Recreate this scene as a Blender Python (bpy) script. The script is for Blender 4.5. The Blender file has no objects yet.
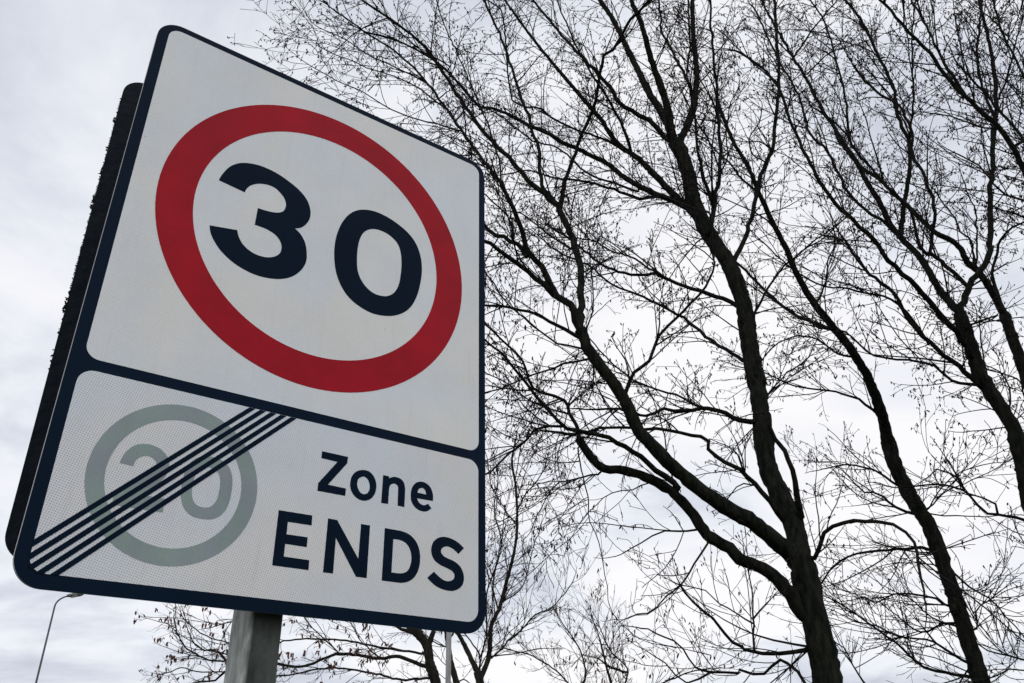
import bpy, math, random
import numpy as np
from mathutils import Matrix, Vector, noise as mnoise
from mathutils.geometry import tessellate_polygon
R=math.radians
scene=bpy.context.scene
COL=scene.collection
GLYPHS = {"3":[[[0.16055,0.75021],[0.16145,0.75423],[0.1624,0.75825],[0.16344,0.76224],[0.16462,0.76617],[0.16598,0.77002],[0.16773,0.77444],[0.16961,0.77887],[0.17167,0.78321],[0.17392,0.78736],[0.17639,0.7912],[0.17918,0.79487],[0.18223,0.79834],[0.18546,0.80156],[0.18883,0.80446],[0.19225,0.80699],[0.19625,0.80943],[0.2004,0.81148],[0.20463,0.81322],[0.2089,0.8147],[0.21316,0.81599],[0.21756,0.81714],[0.22199,0.81805],[0.22643,0.81872],[0.23086,0.81915],[0.23526,0.81935],[0.24071,0.81933],[0.24615,0.81905],[0.25158,0.81854],[0.25697,0.81782],[0.26231,0.81689],[0.26724,0.8158],[0.27212,0.81448],[0.27695,0.81295],[0.28174,0.81126],[0.28648,0.80944],[0.2916,0.80738],[0.29669,0.8052],[0.30173,0.80285],[0.30666,0.80027],[0.31143,0.79739],[0.31525,0.79478],[0.31898,0.79194],[0.32255,0.78883],[0.32592,0.78545],[0.32901,0.78177],[0.33134,0.77841],[0.33345,0.77472],[0.33531,0.77078],[0.33692,0.76665],[0.33825,0.7624],[0.33915,0.75863],[0.33981,0.75465],[0.34019,0.75053],[0.34027,0.74636],[0.34002,0.74223],[0.33946,0.73879],[0.33854,0.73527],[0.33734,0.73176],[0.33594,0.72834],[0.33441,0.72508],[0.33285,0.72218],[0.33108,0.71935],[0.32916,0.71665],[0.32711,0.71416],[0.32497,0.71195],[0.32286,0.7102],[0.32062,0.70872],[0.31827,0.70745],[0.31586,0.70631],[0.31342,0.70524],[0.31628,0.70357],[0.3191,0.70184],[0.32183,0.69997],[0.32441,0.69791],[0.32681,0.69559],[0.3292,0.69283],[0.33146,0.68983],[0.33355,0.68663],[0.33542,0.68325],[0.33705,0.67971],[0.33858,0.67558],[0.33988,0.67124],[0.34096,0.66676],[0.34184,0.66219],[0.34255,0.65759],[0.34301,0.65378],[0.34333,0.64987],[0.34344,0.64591],[0.34328,0.64194],[0.34278,0.63802],[0.34187,0.63393],[0.34064,0.6298],[0.33914,0.62572],[0.33741,0.62176],[0.33551,0.61798],[0.3333,0.61414],[0.33086,0.6104],[0.32822,0.60682],[0.32545,0.60345],[0.32256,0.60034],[0.31941,0.59736],[0.31609,0.59459],[0.31265,0.59206],[0.30915,0.58977],[0.30563,0.58774],[0.30155,0.58572],[0.2974,0.58395],[0.29321,0.58243],[0.28901,0.58113],[0.28485,0.58003],[0.27992,0.57893],[0.27498,0.57803],[0.27006,0.57734],[0.26518,0.57688],[0.26037,0.57668],[0.2553,0.57672],[0.25026,0.57699],[0.24527,0.5775],[0.24035,0.57823],[0.23552,0.57919],[0.23029,0.58047],[0.22511,0.58197],[0.22002,0.58369],[0.21502,0.58564],[0.21015,0.58783],[0.20541,0.59025],[0.20075,0.59291],[0.1962,0.59579],[0.1918,0.59892],[0.18755,0.60227],[0.18402,0.60546],[0.18063,0.60892],[0.17738,0.61261],[0.17425,0.61644],[0.17122,0.62037],[0.16949,0.62282],[0.16787,0.62541],[0.16636,0.62813],[0.16496,0.63096],[0.16369,0.63386],[0.16279,0.63632],[0.16203,0.6389],[0.16137,0.64157],[0.16079,0.64429],[0.16024,0.64705],[0.20864,0.657],[0.20943,0.65426],[0.21025,0.65156],[0.21115,0.64893],[0.21216,0.64642],[0.21333,0.64405],[0.21498,0.64117],[0.21676,0.63837],[0.21867,0.63572],[0.22071,0.63326],[0.22291,0.63108],[0.22572,0.62875],[0.2287,0.62664],[0.23181,0.62475],[0.23503,0.62311],[0.23831,0.62171],[0.24142,0.62067],[0.24465,0.61989],[0.24795,0.61934],[0.25131,0.61903],[0.25468,0.61895],[0.25813,0.61909],[0.26166,0.61944],[0.26521,0.62004],[0.26875,0.62091],[0.27223,0.62207],[0.27504,0.62326],[0.27786,0.62475],[0.28063,0.6265],[0.28326,0.62852],[0.28568,0.63076],[0.28755,0.63289],[0.28934,0.63535],[0.29092,0.63802],[0.29216,0.64078],[0.29293,0.64351],[0.29333,0.64703],[0.29332,0.65071],[0.29293,0.65439],[0.2922,0.65788],[0.29115,0.661],[0.28957,0.66412],[0.28759,0.667],[0.28531,0.66962],[0.28283,0.67196],[0.28025,0.674],[0.27741,0.67577],[0.27437,0.67719],[0.27118,0.67834],[0.26794,0.67932],[0.2647,0.68021],[0.26216,0.68077],[0.25957,0.68116],[0.25695,0.68141],[0.25432,0.68158],[0.25169,0.68171],[0.24894,0.6818],[0.24619,0.6818],[0.24344,0.68175],[0.24068,0.68165],[0.23792,0.68153],[0.23842,0.72067],[0.24183,0.72071],[0.24526,0.72079],[0.2487,0.72093],[0.25215,0.72119],[0.25562,0.72159],[0.25923,0.72209],[0.26287,0.72266],[0.26653,0.72337],[0.27017,0.72431],[0.27378,0.72555],[0.27637,0.72665],[0.27905,0.72799],[0.28165,0.72958],[0.28402,0.73147],[0.286,0.73368],[0.28737,0.73604],[0.28844,0.73884],[0.28923,0.74188],[0.28975,0.74494],[0.29001,0.74782],[0.28997,0.75049],[0.28963,0.75315],[0.28904,0.75574],[0.28826,0.7582],[0.28733,0.76046],[0.2861,0.76285],[0.28467,0.7651],[0.28308,0.76719],[0.28136,0.7691],[0.27955,0.77083],[0.27686,0.77317],[0.27406,0.77539],[0.27115,0.77741],[0.26813,0.77911],[0.26499,0.78039],[0.26174,0.78122],[0.25834,0.78168],[0.25485,0.78181],[0.25133,0.78163],[0.24784,0.78118],[0.24425,0.78043],[0.24063,0.77938],[0.23702,0.77804],[0.23346,0.77644],[0.23,0.77459],[0.22734,0.77287],[0.22472,0.77085],[0.22218,0.76859],[0.21975,0.76616],[0.21748,0.76361],[0.21614,0.76181],[0.21493,0.75981],[0.21384,0.75767],[0.21286,0.75546],[0.21198,0.75327],[0.21145,0.75164],[0.21104,0.74997],[0.21074,0.74825],[0.21049,0.74651],[0.21028,0.74476]]],"0":[[[0.449,0.81049],[0.45407,0.81251],[0.45922,0.81422],[0.4644,0.8156],[0.46956,0.81663],[0.47465,0.81731],[0.4805,0.81767],[0.48632,0.81764],[0.49209,0.81727],[0.49779,0.81662],[0.5034,0.81574],[0.50949,0.8145],[0.51551,0.81299],[0.52145,0.8112],[0.52729,0.80918],[0.53302,0.80694],[0.53848,0.80459],[0.54387,0.80204],[0.54914,0.79924],[0.55421,0.79614],[0.55903,0.79269],[0.56308,0.7893],[0.56693,0.78558],[0.57055,0.78155],[0.5739,0.77725],[0.57693,0.77268],[0.57969,0.76772],[0.58215,0.76245],[0.58433,0.75694],[0.58622,0.75126],[0.58785,0.74545],[0.58912,0.73978],[0.59008,0.73391],[0.59079,0.72792],[0.59127,0.72185],[0.59159,0.71576],[0.59167,0.7105],[0.59153,0.70515],[0.5912,0.69976],[0.59073,0.69435],[0.59015,0.68896],[0.58937,0.68253],[0.5885,0.6761],[0.58748,0.66968],[0.58627,0.66327],[0.58482,0.65691],[0.58328,0.65107],[0.58154,0.64523],[0.5796,0.63943],[0.57743,0.63371],[0.57501,0.62813],[0.57283,0.62368],[0.57039,0.61927],[0.56774,0.61498],[0.56489,0.61087],[0.56186,0.60701],[0.55877,0.60357],[0.55544,0.60032],[0.55194,0.59727],[0.54835,0.59443],[0.54473,0.59181],[0.54104,0.58937],[0.53726,0.58713],[0.53342,0.5851],[0.52955,0.58331],[0.5257,0.58179],[0.52036,0.57999],[0.51501,0.57841],[0.50965,0.5771],[0.50435,0.57605],[0.49913,0.5753],[0.49445,0.57489],[0.4898,0.57475],[0.48521,0.57488],[0.48071,0.57529],[0.47634,0.57597],[0.47075,0.57717],[0.46524,0.57866],[0.45986,0.5804],[0.4546,0.5824],[0.44951,0.58463],[0.44531,0.58674],[0.44121,0.58909],[0.43726,0.59169],[0.4335,0.59454],[0.42996,0.59763],[0.42643,0.60123],[0.4231,0.60511],[0.41996,0.60922],[0.417,0.61352],[0.41421,0.61795],[0.41183,0.62213],[0.40962,0.62649],[0.4076,0.63101],[0.40575,0.63567],[0.40409,0.64045],[0.40258,0.64549],[0.40128,0.65069],[0.40016,0.65601],[0.39918,0.66143],[0.39832,0.66689],[0.39757,0.67238],[0.39695,0.67796],[0.39648,0.68361],[0.39618,0.68933],[0.39605,0.69512],[0.3961,0.70108],[0.3963,0.70713],[0.39669,0.71325],[0.39728,0.71941],[0.39808,0.7256],[0.39903,0.7313],[0.40019,0.73706],[0.40156,0.74285],[0.40315,0.74863],[0.40493,0.75438],[0.40674,0.75956],[0.40876,0.76477],[0.41099,0.76993],[0.41345,0.77499],[0.41614,0.77987],[0.41868,0.7839],[0.42148,0.78783],[0.4245,0.79161],[0.42768,0.79516],[0.43096,0.79843],[0.43432,0.80137],[0.43787,0.80409],[0.44153,0.80654],[0.44527,0.80869]],[[0.47382,0.77181],[0.47773,0.77328],[0.48175,0.77431],[0.4858,0.77495],[0.48981,0.77525],[0.49371,0.77529],[0.49801,0.77504],[0.50227,0.77448],[0.50645,0.7736],[0.5105,0.77242],[0.51436,0.77093],[0.51816,0.76911],[0.52185,0.767],[0.52537,0.76457],[0.52862,0.76182],[0.53151,0.75873],[0.53379,0.75554],[0.53574,0.75197],[0.53741,0.7481],[0.53881,0.74404],[0.53997,0.73989],[0.54117,0.73427],[0.54208,0.72847],[0.54274,0.72254],[0.54322,0.71654],[0.54358,0.71055],[0.54376,0.70539],[0.54376,0.70016],[0.54362,0.6949],[0.54333,0.68963],[0.54294,0.68435],[0.54249,0.67896],[0.54197,0.67355],[0.5413,0.66813],[0.54039,0.66274],[0.53915,0.65741],[0.53791,0.65328],[0.53639,0.64912],[0.5346,0.64502],[0.53257,0.64109],[0.53029,0.63744],[0.52809,0.63458],[0.52559,0.63189],[0.52286,0.6294],[0.52003,0.6272],[0.51719,0.62532],[0.51424,0.62376],[0.51117,0.6225],[0.50804,0.62153],[0.50493,0.62081],[0.5019,0.62032],[0.49831,0.61996],[0.49471,0.61983],[0.49117,0.61995],[0.48774,0.62036],[0.48448,0.62108],[0.48103,0.62225],[0.4777,0.62374],[0.4745,0.62551],[0.47145,0.6275],[0.46855,0.62966],[0.46575,0.63205],[0.46309,0.63465],[0.46057,0.63745],[0.45823,0.64043],[0.45608,0.64356],[0.45413,0.64677],[0.45233,0.65016],[0.45072,0.65372],[0.44933,0.65743],[0.44822,0.66128],[0.4471,0.6666],[0.44628,0.67212],[0.44568,0.67778],[0.44522,0.68353],[0.44483,0.68929],[0.44455,0.69427],[0.44437,0.69932],[0.44433,0.70442],[0.44443,0.70957],[0.44471,0.71477],[0.44511,0.71976],[0.44562,0.72483],[0.44632,0.72993],[0.44726,0.73503],[0.44853,0.74009],[0.4498,0.74406],[0.45135,0.74811],[0.45318,0.75208],[0.45528,0.75584],[0.45765,0.75923],[0.46042,0.76234],[0.46355,0.76524],[0.46692,0.76783],[0.47038,0.77005]]],"Z":[[[0.41228,0.27389],[0.46088,0.27375],[0.46024,0.26172],[0.42861,0.21722],[0.46194,0.21646],[0.46144,0.20338],[0.41097,0.20314],[0.41092,0.21643],[0.44211,0.26066],[0.4122,0.26135]]],"o":[[[0.49132,0.2559],[0.49362,0.25625],[0.49598,0.2564],[0.49834,0.25632],[0.50062,0.25602],[0.50274,0.25548],[0.50478,0.25463],[0.50673,0.25352],[0.50856,0.25218],[0.51026,0.2507],[0.51179,0.24914],[0.5132,0.24742],[0.51446,0.24555],[0.51557,0.24356],[0.51654,0.2415],[0.51735,0.23941],[0.51797,0.23742],[0.51845,0.23535],[0.51877,0.23323],[0.51894,0.23109],[0.51893,0.22896],[0.51876,0.22645],[0.51844,0.22391],[0.51795,0.22137],[0.51727,0.21888],[0.51637,0.21649],[0.5153,0.2143],[0.51403,0.21213],[0.51256,0.21006],[0.51092,0.20814],[0.50914,0.20647],[0.50723,0.20506],[0.5051,0.20383],[0.50285,0.20279],[0.50055,0.20197],[0.49828,0.20139],[0.49604,0.20107],[0.49374,0.20099],[0.49144,0.20113],[0.4892,0.20148],[0.4871,0.20201],[0.48487,0.20284],[0.48271,0.20388],[0.48064,0.20511],[0.4787,0.2065],[0.47694,0.208],[0.47538,0.2096],[0.47395,0.21137],[0.47267,0.21326],[0.47156,0.21525],[0.47065,0.2173],[0.46994,0.21945],[0.4694,0.22172],[0.46905,0.22406],[0.46887,0.22643],[0.46886,0.22879],[0.46901,0.23127],[0.46931,0.23381],[0.46979,0.23635],[0.47049,0.23884],[0.47142,0.24122],[0.47253,0.24332],[0.47388,0.24539],[0.47544,0.24738],[0.47717,0.24918],[0.47903,0.25074],[0.48123,0.25218],[0.48364,0.25342],[0.48618,0.25446],[0.48877,0.25529]],[[0.49363,0.24423],[0.49519,0.24414],[0.49678,0.24364],[0.49833,0.24285],[0.49975,0.24188],[0.50097,0.24082],[0.50212,0.23953],[0.50311,0.23805],[0.50395,0.23644],[0.50465,0.23476],[0.50523,0.23306],[0.50571,0.23131],[0.50607,0.22948],[0.50629,0.22762],[0.50633,0.22575],[0.50618,0.22391],[0.50586,0.22228],[0.50535,0.22061],[0.50466,0.21897],[0.50381,0.21745],[0.50279,0.21613],[0.5017,0.21514],[0.50038,0.21428],[0.49892,0.21357],[0.49744,0.21306],[0.49602,0.21278],[0.49454,0.21275],[0.49299,0.21293],[0.49148,0.21332],[0.49008,0.2139],[0.48889,0.21463],[0.48753,0.21586],[0.48632,0.21731],[0.48525,0.21892],[0.48432,0.22061],[0.48354,0.22233],[0.48293,0.22401],[0.48245,0.22578],[0.48212,0.22761],[0.48196,0.22947],[0.48199,0.2313],[0.48217,0.23294],[0.48251,0.23466],[0.48303,0.23636],[0.48376,0.23793],[0.48471,0.23928],[0.48616,0.24065],[0.48791,0.24194],[0.48983,0.24303],[0.49179,0.24383]]],"n":[[[0.53083,0.25424],[0.54284,0.25413],[0.54277,0.25056],[0.54463,0.25173],[0.5465,0.25284],[0.54839,0.25382],[0.55029,0.25461],[0.55223,0.25514],[0.55462,0.2555],[0.55709,0.25564],[0.55956,0.25556],[0.56193,0.25526],[0.56414,0.25471],[0.5661,0.25392],[0.56798,0.25287],[0.56971,0.25161],[0.57126,0.25017],[0.57254,0.2486],[0.57357,0.24678],[0.57433,0.24475],[0.5749,0.2426],[0.57535,0.2404],[0.57576,0.23822],[0.57601,0.23664],[0.57614,0.23503],[0.5762,0.2334],[0.5762,0.23175],[0.57618,0.2301],[0.57604,0.2036],[0.56249,0.20393],[0.56214,0.2316],[0.56212,0.23359],[0.56202,0.23552],[0.56177,0.23732],[0.56128,0.23893],[0.56047,0.24028],[0.55938,0.24121],[0.55793,0.24193],[0.55627,0.24243],[0.55456,0.24268],[0.55295,0.24267],[0.55156,0.24238],[0.55009,0.2418],[0.54866,0.24099],[0.54739,0.24003],[0.5464,0.23898],[0.54556,0.23761],[0.54495,0.23607],[0.54452,0.23443],[0.54421,0.2327],[0.54396,0.23094],[0.5436,0.20357],[0.53012,0.20306]]],"e":[[[0.6342,0.22491],[0.63437,0.227],[0.63449,0.22909],[0.63453,0.23115],[0.63444,0.23318],[0.63418,0.23516],[0.63366,0.23763],[0.63301,0.24009],[0.63222,0.24249],[0.63124,0.2448],[0.63005,0.24695],[0.6288,0.24872],[0.62735,0.2504],[0.62572,0.25194],[0.62393,0.25329],[0.62201,0.25441],[0.61975,0.25539],[0.6173,0.2562],[0.61473,0.25678],[0.61212,0.25709],[0.60953,0.25707],[0.60706,0.25672],[0.60449,0.25605],[0.60195,0.25511],[0.59956,0.25392],[0.59745,0.25253],[0.59563,0.25087],[0.59399,0.2489],[0.59255,0.24675],[0.59132,0.24452],[0.59031,0.24231],[0.58942,0.23981],[0.58874,0.23724],[0.58828,0.23464],[0.588,0.23204],[0.58789,0.22951],[0.58793,0.22677],[0.58812,0.22402],[0.58851,0.22131],[0.58912,0.21872],[0.59001,0.21628],[0.59115,0.21413],[0.59256,0.21208],[0.5942,0.21016],[0.59602,0.20841],[0.59795,0.20684],[0.59982,0.20561],[0.60188,0.20454],[0.60408,0.20365],[0.60636,0.20295],[0.60869,0.20246],[0.61102,0.20217],[0.61349,0.20206],[0.616,0.20216],[0.61847,0.20251],[0.62081,0.20316],[0.62309,0.20418],[0.62528,0.20553],[0.62741,0.20712],[0.6295,0.20887],[0.63158,0.21071],[0.62424,0.2182],[0.62289,0.21721],[0.62152,0.21626],[0.62015,0.21543],[0.61876,0.21474],[0.61734,0.21426],[0.61582,0.21399],[0.61423,0.2139],[0.61264,0.21397],[0.61111,0.2142],[0.60971,0.21457],[0.60841,0.21514],[0.6072,0.21589],[0.60607,0.21678],[0.60502,0.21775],[0.60408,0.21876],[0.60332,0.21973],[0.60267,0.22078],[0.60211,0.2219],[0.6016,0.22306],[0.60111,0.22424]],[[0.60187,0.23481],[0.60177,0.23561],[0.60169,0.23641],[0.60169,0.23719],[0.60178,0.23795],[0.60201,0.2387],[0.60249,0.23967],[0.6031,0.24066],[0.60381,0.24162],[0.60461,0.24248],[0.60549,0.24321],[0.60658,0.24391],[0.60781,0.24454],[0.60909,0.24505],[0.61036,0.24537],[0.61153,0.24545],[0.61274,0.24525],[0.61395,0.24481],[0.61509,0.24419],[0.61609,0.24342],[0.61688,0.24255],[0.61773,0.24116],[0.61838,0.23962],[0.61888,0.23796],[0.61929,0.23623],[0.61965,0.23446]]],"E":[[[0.34895,0.15943],[0.4064,0.16005],[0.40689,0.14346],[0.36623,0.143],[0.36644,0.12275],[0.40247,0.12319],[0.4022,0.10718],[0.36609,0.10739],[0.36612,0.08717],[0.40887,0.08714],[0.40933,0.07137],[0.34921,0.0712]]],"N":[[[0.43448,0.15972],[0.45085,0.15965],[0.49433,0.10076],[0.49483,0.15995],[0.51167,0.16008],[0.5119,0.07138],[0.49244,0.07116],[0.45125,0.12953],[0.4515,0.07131],[0.43419,0.07102]]],"D":[[[0.53999,0.15994],[0.5701,0.15998],[0.57381,0.15958],[0.57747,0.1591],[0.58106,0.15846],[0.58451,0.15761],[0.58778,0.15646],[0.59086,0.155],[0.59381,0.15326],[0.5966,0.15129],[0.59916,0.14912],[0.60146,0.1468],[0.60353,0.14424],[0.60536,0.14146],[0.60695,0.13853],[0.60831,0.1355],[0.60946,0.13242],[0.61039,0.12928],[0.61108,0.12604],[0.61155,0.12273],[0.61182,0.1194],[0.61191,0.11608],[0.61183,0.11246],[0.61157,0.10881],[0.61111,0.10515],[0.61041,0.10154],[0.60944,0.098],[0.60832,0.0949],[0.60694,0.0918],[0.60533,0.08877],[0.60347,0.08589],[0.60138,0.08323],[0.5993,0.0811],[0.59692,0.07911],[0.59434,0.0773],[0.59164,0.07569],[0.58889,0.0743],[0.58627,0.07326],[0.58352,0.07246],[0.58069,0.07185],[0.57781,0.07135],[0.5749,0.07092],[0.53988,0.07065]],[[0.55751,0.14338],[0.56026,0.14363],[0.56299,0.14382],[0.5657,0.14391],[0.56837,0.14385],[0.57099,0.14359],[0.57349,0.14316],[0.576,0.14257],[0.57844,0.14181],[0.58072,0.14085],[0.58277,0.13967],[0.58481,0.13807],[0.58669,0.13623],[0.58837,0.1342],[0.58985,0.13205],[0.5911,0.12983],[0.59223,0.1273],[0.59314,0.12463],[0.59384,0.12188],[0.59434,0.11909],[0.59465,0.1163],[0.59474,0.11376],[0.59463,0.11118],[0.59433,0.10858],[0.59386,0.106],[0.59322,0.10347],[0.59253,0.10122],[0.59167,0.09896],[0.59064,0.09675],[0.58942,0.09466],[0.58798,0.09278],[0.58666,0.09153],[0.58507,0.09044],[0.58331,0.08949],[0.58148,0.08868],[0.57966,0.088],[0.57776,0.08746],[0.5758,0.08709],[0.5738,0.08684],[0.5718,0.08667],[0.56982,0.08653],[0.56728,0.08639],[0.56475,0.08634],[0.56222,0.08633],[0.5597,0.08637],[0.55718,0.08643]]],"S":[[[0.70234,0.14822],[0.69054,0.1359],[0.68832,0.1376],[0.68607,0.13926],[0.68376,0.14083],[0.68137,0.14228],[0.67886,0.14355],[0.67684,0.14438],[0.67469,0.14508],[0.67247,0.14563],[0.6702,0.14602],[0.66794,0.14624],[0.66642,0.14622],[0.66484,0.14603],[0.66325,0.14568],[0.66171,0.1452],[0.66027,0.14461],[0.65901,0.14394],[0.65777,0.14313],[0.65662,0.1422],[0.65563,0.14119],[0.65487,0.14015],[0.65435,0.13905],[0.65399,0.13783],[0.65383,0.13657],[0.65386,0.13536],[0.65411,0.13427],[0.65474,0.13295],[0.65561,0.13166],[0.65667,0.13046],[0.65787,0.12937],[0.65915,0.12843],[0.6608,0.12752],[0.66261,0.12677],[0.66452,0.12613],[0.66648,0.12555],[0.66843,0.12499],[0.67089,0.12435],[0.67342,0.12383],[0.67596,0.12332],[0.67844,0.12272],[0.68082,0.12194],[0.68351,0.12084],[0.68617,0.11964],[0.68874,0.11832],[0.69116,0.11685],[0.69335,0.11521],[0.69511,0.11357],[0.69668,0.11175],[0.69808,0.10979],[0.6993,0.10775],[0.70034,0.10566],[0.70124,0.10351],[0.70198,0.10127],[0.70254,0.09897],[0.70288,0.09663],[0.70298,0.0943],[0.70285,0.0919],[0.70252,0.08944],[0.70195,0.08698],[0.70113,0.08459],[0.70002,0.08235],[0.69867,0.08038],[0.697,0.07849],[0.69509,0.0767],[0.69303,0.07507],[0.6909,0.07363],[0.68868,0.0724],[0.6863,0.07133],[0.68381,0.07043],[0.68128,0.06972],[0.67877,0.06922],[0.67576,0.06887],[0.67271,0.06874],[0.66966,0.0688],[0.66664,0.06899],[0.66368,0.06928],[0.66057,0.06969],[0.65749,0.07023],[0.65446,0.07089],[0.65151,0.07167],[0.64864,0.07259],[0.64608,0.07358],[0.6436,0.07472],[0.64119,0.07597],[0.63886,0.07731],[0.63659,0.07871],[0.63465,0.08001],[0.63279,0.08141],[0.63099,0.08287],[0.62923,0.08437],[0.62749,0.0859],[0.64041,0.09812],[0.64248,0.09653],[0.64456,0.09496],[0.64669,0.09342],[0.64886,0.09195],[0.65111,0.09055],[0.65311,0.08936],[0.65517,0.08819],[0.65729,0.08711],[0.65948,0.08618],[0.66177,0.08549],[0.66377,0.08512],[0.6659,0.08493],[0.66809,0.08493],[0.67026,0.08511],[0.67236,0.08548],[0.67419,0.086],[0.67605,0.08672],[0.67785,0.08762],[0.67947,0.08867],[0.68081,0.08982],[0.68171,0.09096],[0.68242,0.09231],[0.6829,0.09376],[0.68315,0.0952],[0.68314,0.09652],[0.68284,0.0979],[0.68226,0.09927],[0.68146,0.10058],[0.68047,0.10177],[0.67934,0.10276],[0.67752,0.10389],[0.67548,0.10484],[0.67329,0.10566],[0.67105,0.1064],[0.66883,0.10711],[0.66579,0.10801],[0.66267,0.10877],[0.65954,0.10951],[0.65648,0.11033],[0.65353,0.11133],[0.65088,0.11241],[0.64827,0.1136],[0.64575,0.1149],[0.6434,0.11635],[0.64127,0.11797],[0.63972,0.11949],[0.63834,0.12121],[0.63715,0.12307],[0.63613,0.125],[0.63527,0.12698],[0.63461,0.1289],[0.63411,0.13091],[0.63379,0.13297],[0.63366,0.13507],[0.63373,0.13716],[0.63403,0.13961],[0.63452,0.14213],[0.63522,0.14464],[0.63612,0.1471],[0.63725,0.14945],[0.63833,0.15115],[0.63967,0.15281],[0.6412,0.15438],[0.64287,0.15583],[0.64461,0.15714],[0.64653,0.15837],[0.6486,0.15948],[0.65077,0.16046],[0.65299,0.16128],[0.65521,0.16192],[0.65764,0.1624],[0.66013,0.1627],[0.66264,0.16283],[0.66513,0.16283],[0.66757,0.1627],[0.67046,0.16242],[0.67333,0.16199],[0.67617,0.16143],[0.67896,0.16076],[0.68167,0.15998],[0.68401,0.15917],[0.68629,0.15823],[0.6885,0.15718],[0.69066,0.15606],[0.69277,0.15489],[0.69478,0.15368],[0.69673,0.15238],[0.69863,0.15103],[0.70049,0.14964]]],"f2":[[[0.10162,0.18862],[0.10193,0.19153],[0.1023,0.19442],[0.10283,0.19726],[0.10358,0.20002],[0.1046,0.20284],[0.10582,0.20562],[0.10723,0.20829],[0.10882,0.21082],[0.11061,0.21328],[0.11258,0.21565],[0.11473,0.21782],[0.11707,0.21968],[0.11977,0.22128],[0.12268,0.22261],[0.12571,0.22367],[0.12878,0.22448],[0.13189,0.22504],[0.1351,0.22534],[0.13831,0.22537],[0.14145,0.22507],[0.14504,0.2244],[0.14863,0.22343],[0.1521,0.22214],[0.15532,0.2205],[0.15839,0.21846],[0.1613,0.21606],[0.16392,0.21336],[0.16612,0.21045],[0.1679,0.20725],[0.16931,0.20376],[0.17034,0.20012],[0.171,0.1965],[0.17116,0.19351],[0.17093,0.19044],[0.17036,0.1874],[0.1695,0.1845],[0.16805,0.18096],[0.16626,0.1775],[0.16422,0.17417],[0.162,0.171],[0.15925,0.16763],[0.15625,0.16443],[0.15313,0.16133],[0.15,0.15825],[0.14706,0.15538],[0.14407,0.15255],[0.14104,0.14977],[0.138,0.147],[0.174,0.147],[0.174,0.126],[0.1035,0.126],[0.1035,0.1425],[0.10766,0.14583],[0.11181,0.14918],[0.11593,0.15256],[0.12,0.156],[0.1238,0.15932],[0.12755,0.16269],[0.13128,0.16609],[0.135,0.1695],[0.13788,0.17206],[0.14078,0.17462],[0.1436,0.17724],[0.14625,0.18],[0.14814,0.18217],[0.14995,0.18446],[0.1515,0.18687],[0.15262,0.18938],[0.15307,0.19146],[0.15314,0.19371],[0.15285,0.19595],[0.15225,0.198],[0.1513,0.19984],[0.14998,0.20159],[0.14841,0.20314],[0.1467,0.20438],[0.14449,0.20552],[0.14206,0.20641],[0.13955,0.20698],[0.1371,0.20715],[0.13498,0.20686],[0.13285,0.20616],[0.1308,0.20517],[0.12893,0.204],[0.1271,0.20257],[0.12538,0.20091],[0.12388,0.19906],[0.1227,0.1971],[0.12186,0.19492],[0.12134,0.19259],[0.12103,0.19014],[0.12082,0.18765]]],"f0":[[[0.26978,0.17565],[0.2694,0.16436],[0.26828,0.15619],[0.26642,0.14917],[0.26384,0.1431],[0.26057,0.13791],[0.25661,0.13362],[0.25197,0.13024],[0.24661,0.12781],[0.24037,0.12634],[0.23175,0.12585],[0.22313,0.12634],[0.21689,0.12781],[0.21153,0.13024],[0.20689,0.13362],[0.20293,0.13791],[0.19966,0.1431],[0.19708,0.14917],[0.19522,0.15619],[0.1941,0.16436],[0.19372,0.17565],[0.1941,0.18694],[0.19522,0.19511],[0.19708,0.20213],[0.19966,0.2082],[0.20293,0.21339],[0.20689,0.21768],[0.21153,0.22106],[0.21689,0.22349],[0.22313,0.22496],[0.23175,0.22545],[0.24037,0.22496],[0.24661,0.22349],[0.25197,0.22106],[0.25661,0.21768],[0.26057,0.21339],[0.26384,0.2082],[0.26642,0.20213],[0.26828,0.19511],[0.2694,0.18694]],[[0.25088,0.17565],[0.25067,0.16837],[0.25006,0.1631],[0.24906,0.15858],[0.24766,0.15467],[0.24588,0.15132],[0.24373,0.14856],[0.24122,0.14638],[0.23831,0.14481],[0.23493,0.14387],[0.23025,0.14355],[0.22557,0.14387],[0.22219,0.14481],[0.21928,0.14638],[0.21677,0.14856],[0.21462,0.15132],[0.21284,0.15467],[0.21144,0.15858],[0.21044,0.1631],[0.20983,0.16837],[0.20962,0.17565],[0.20983,0.18293],[0.21044,0.1882],[0.21144,0.19272],[0.21284,0.19663],[0.21462,0.19998],[0.21677,0.20274],[0.21928,0.20492],[0.22219,0.20649],[0.22557,0.20743],[0.23025,0.20775],[0.23493,0.20743],[0.23831,0.20649],[0.24122,0.20492],[0.24373,0.20274],[0.24588,0.19998],[0.24766,0.19663],[0.24906,0.19272],[0.25006,0.1882],[0.25067,0.18293]]]}
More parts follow.
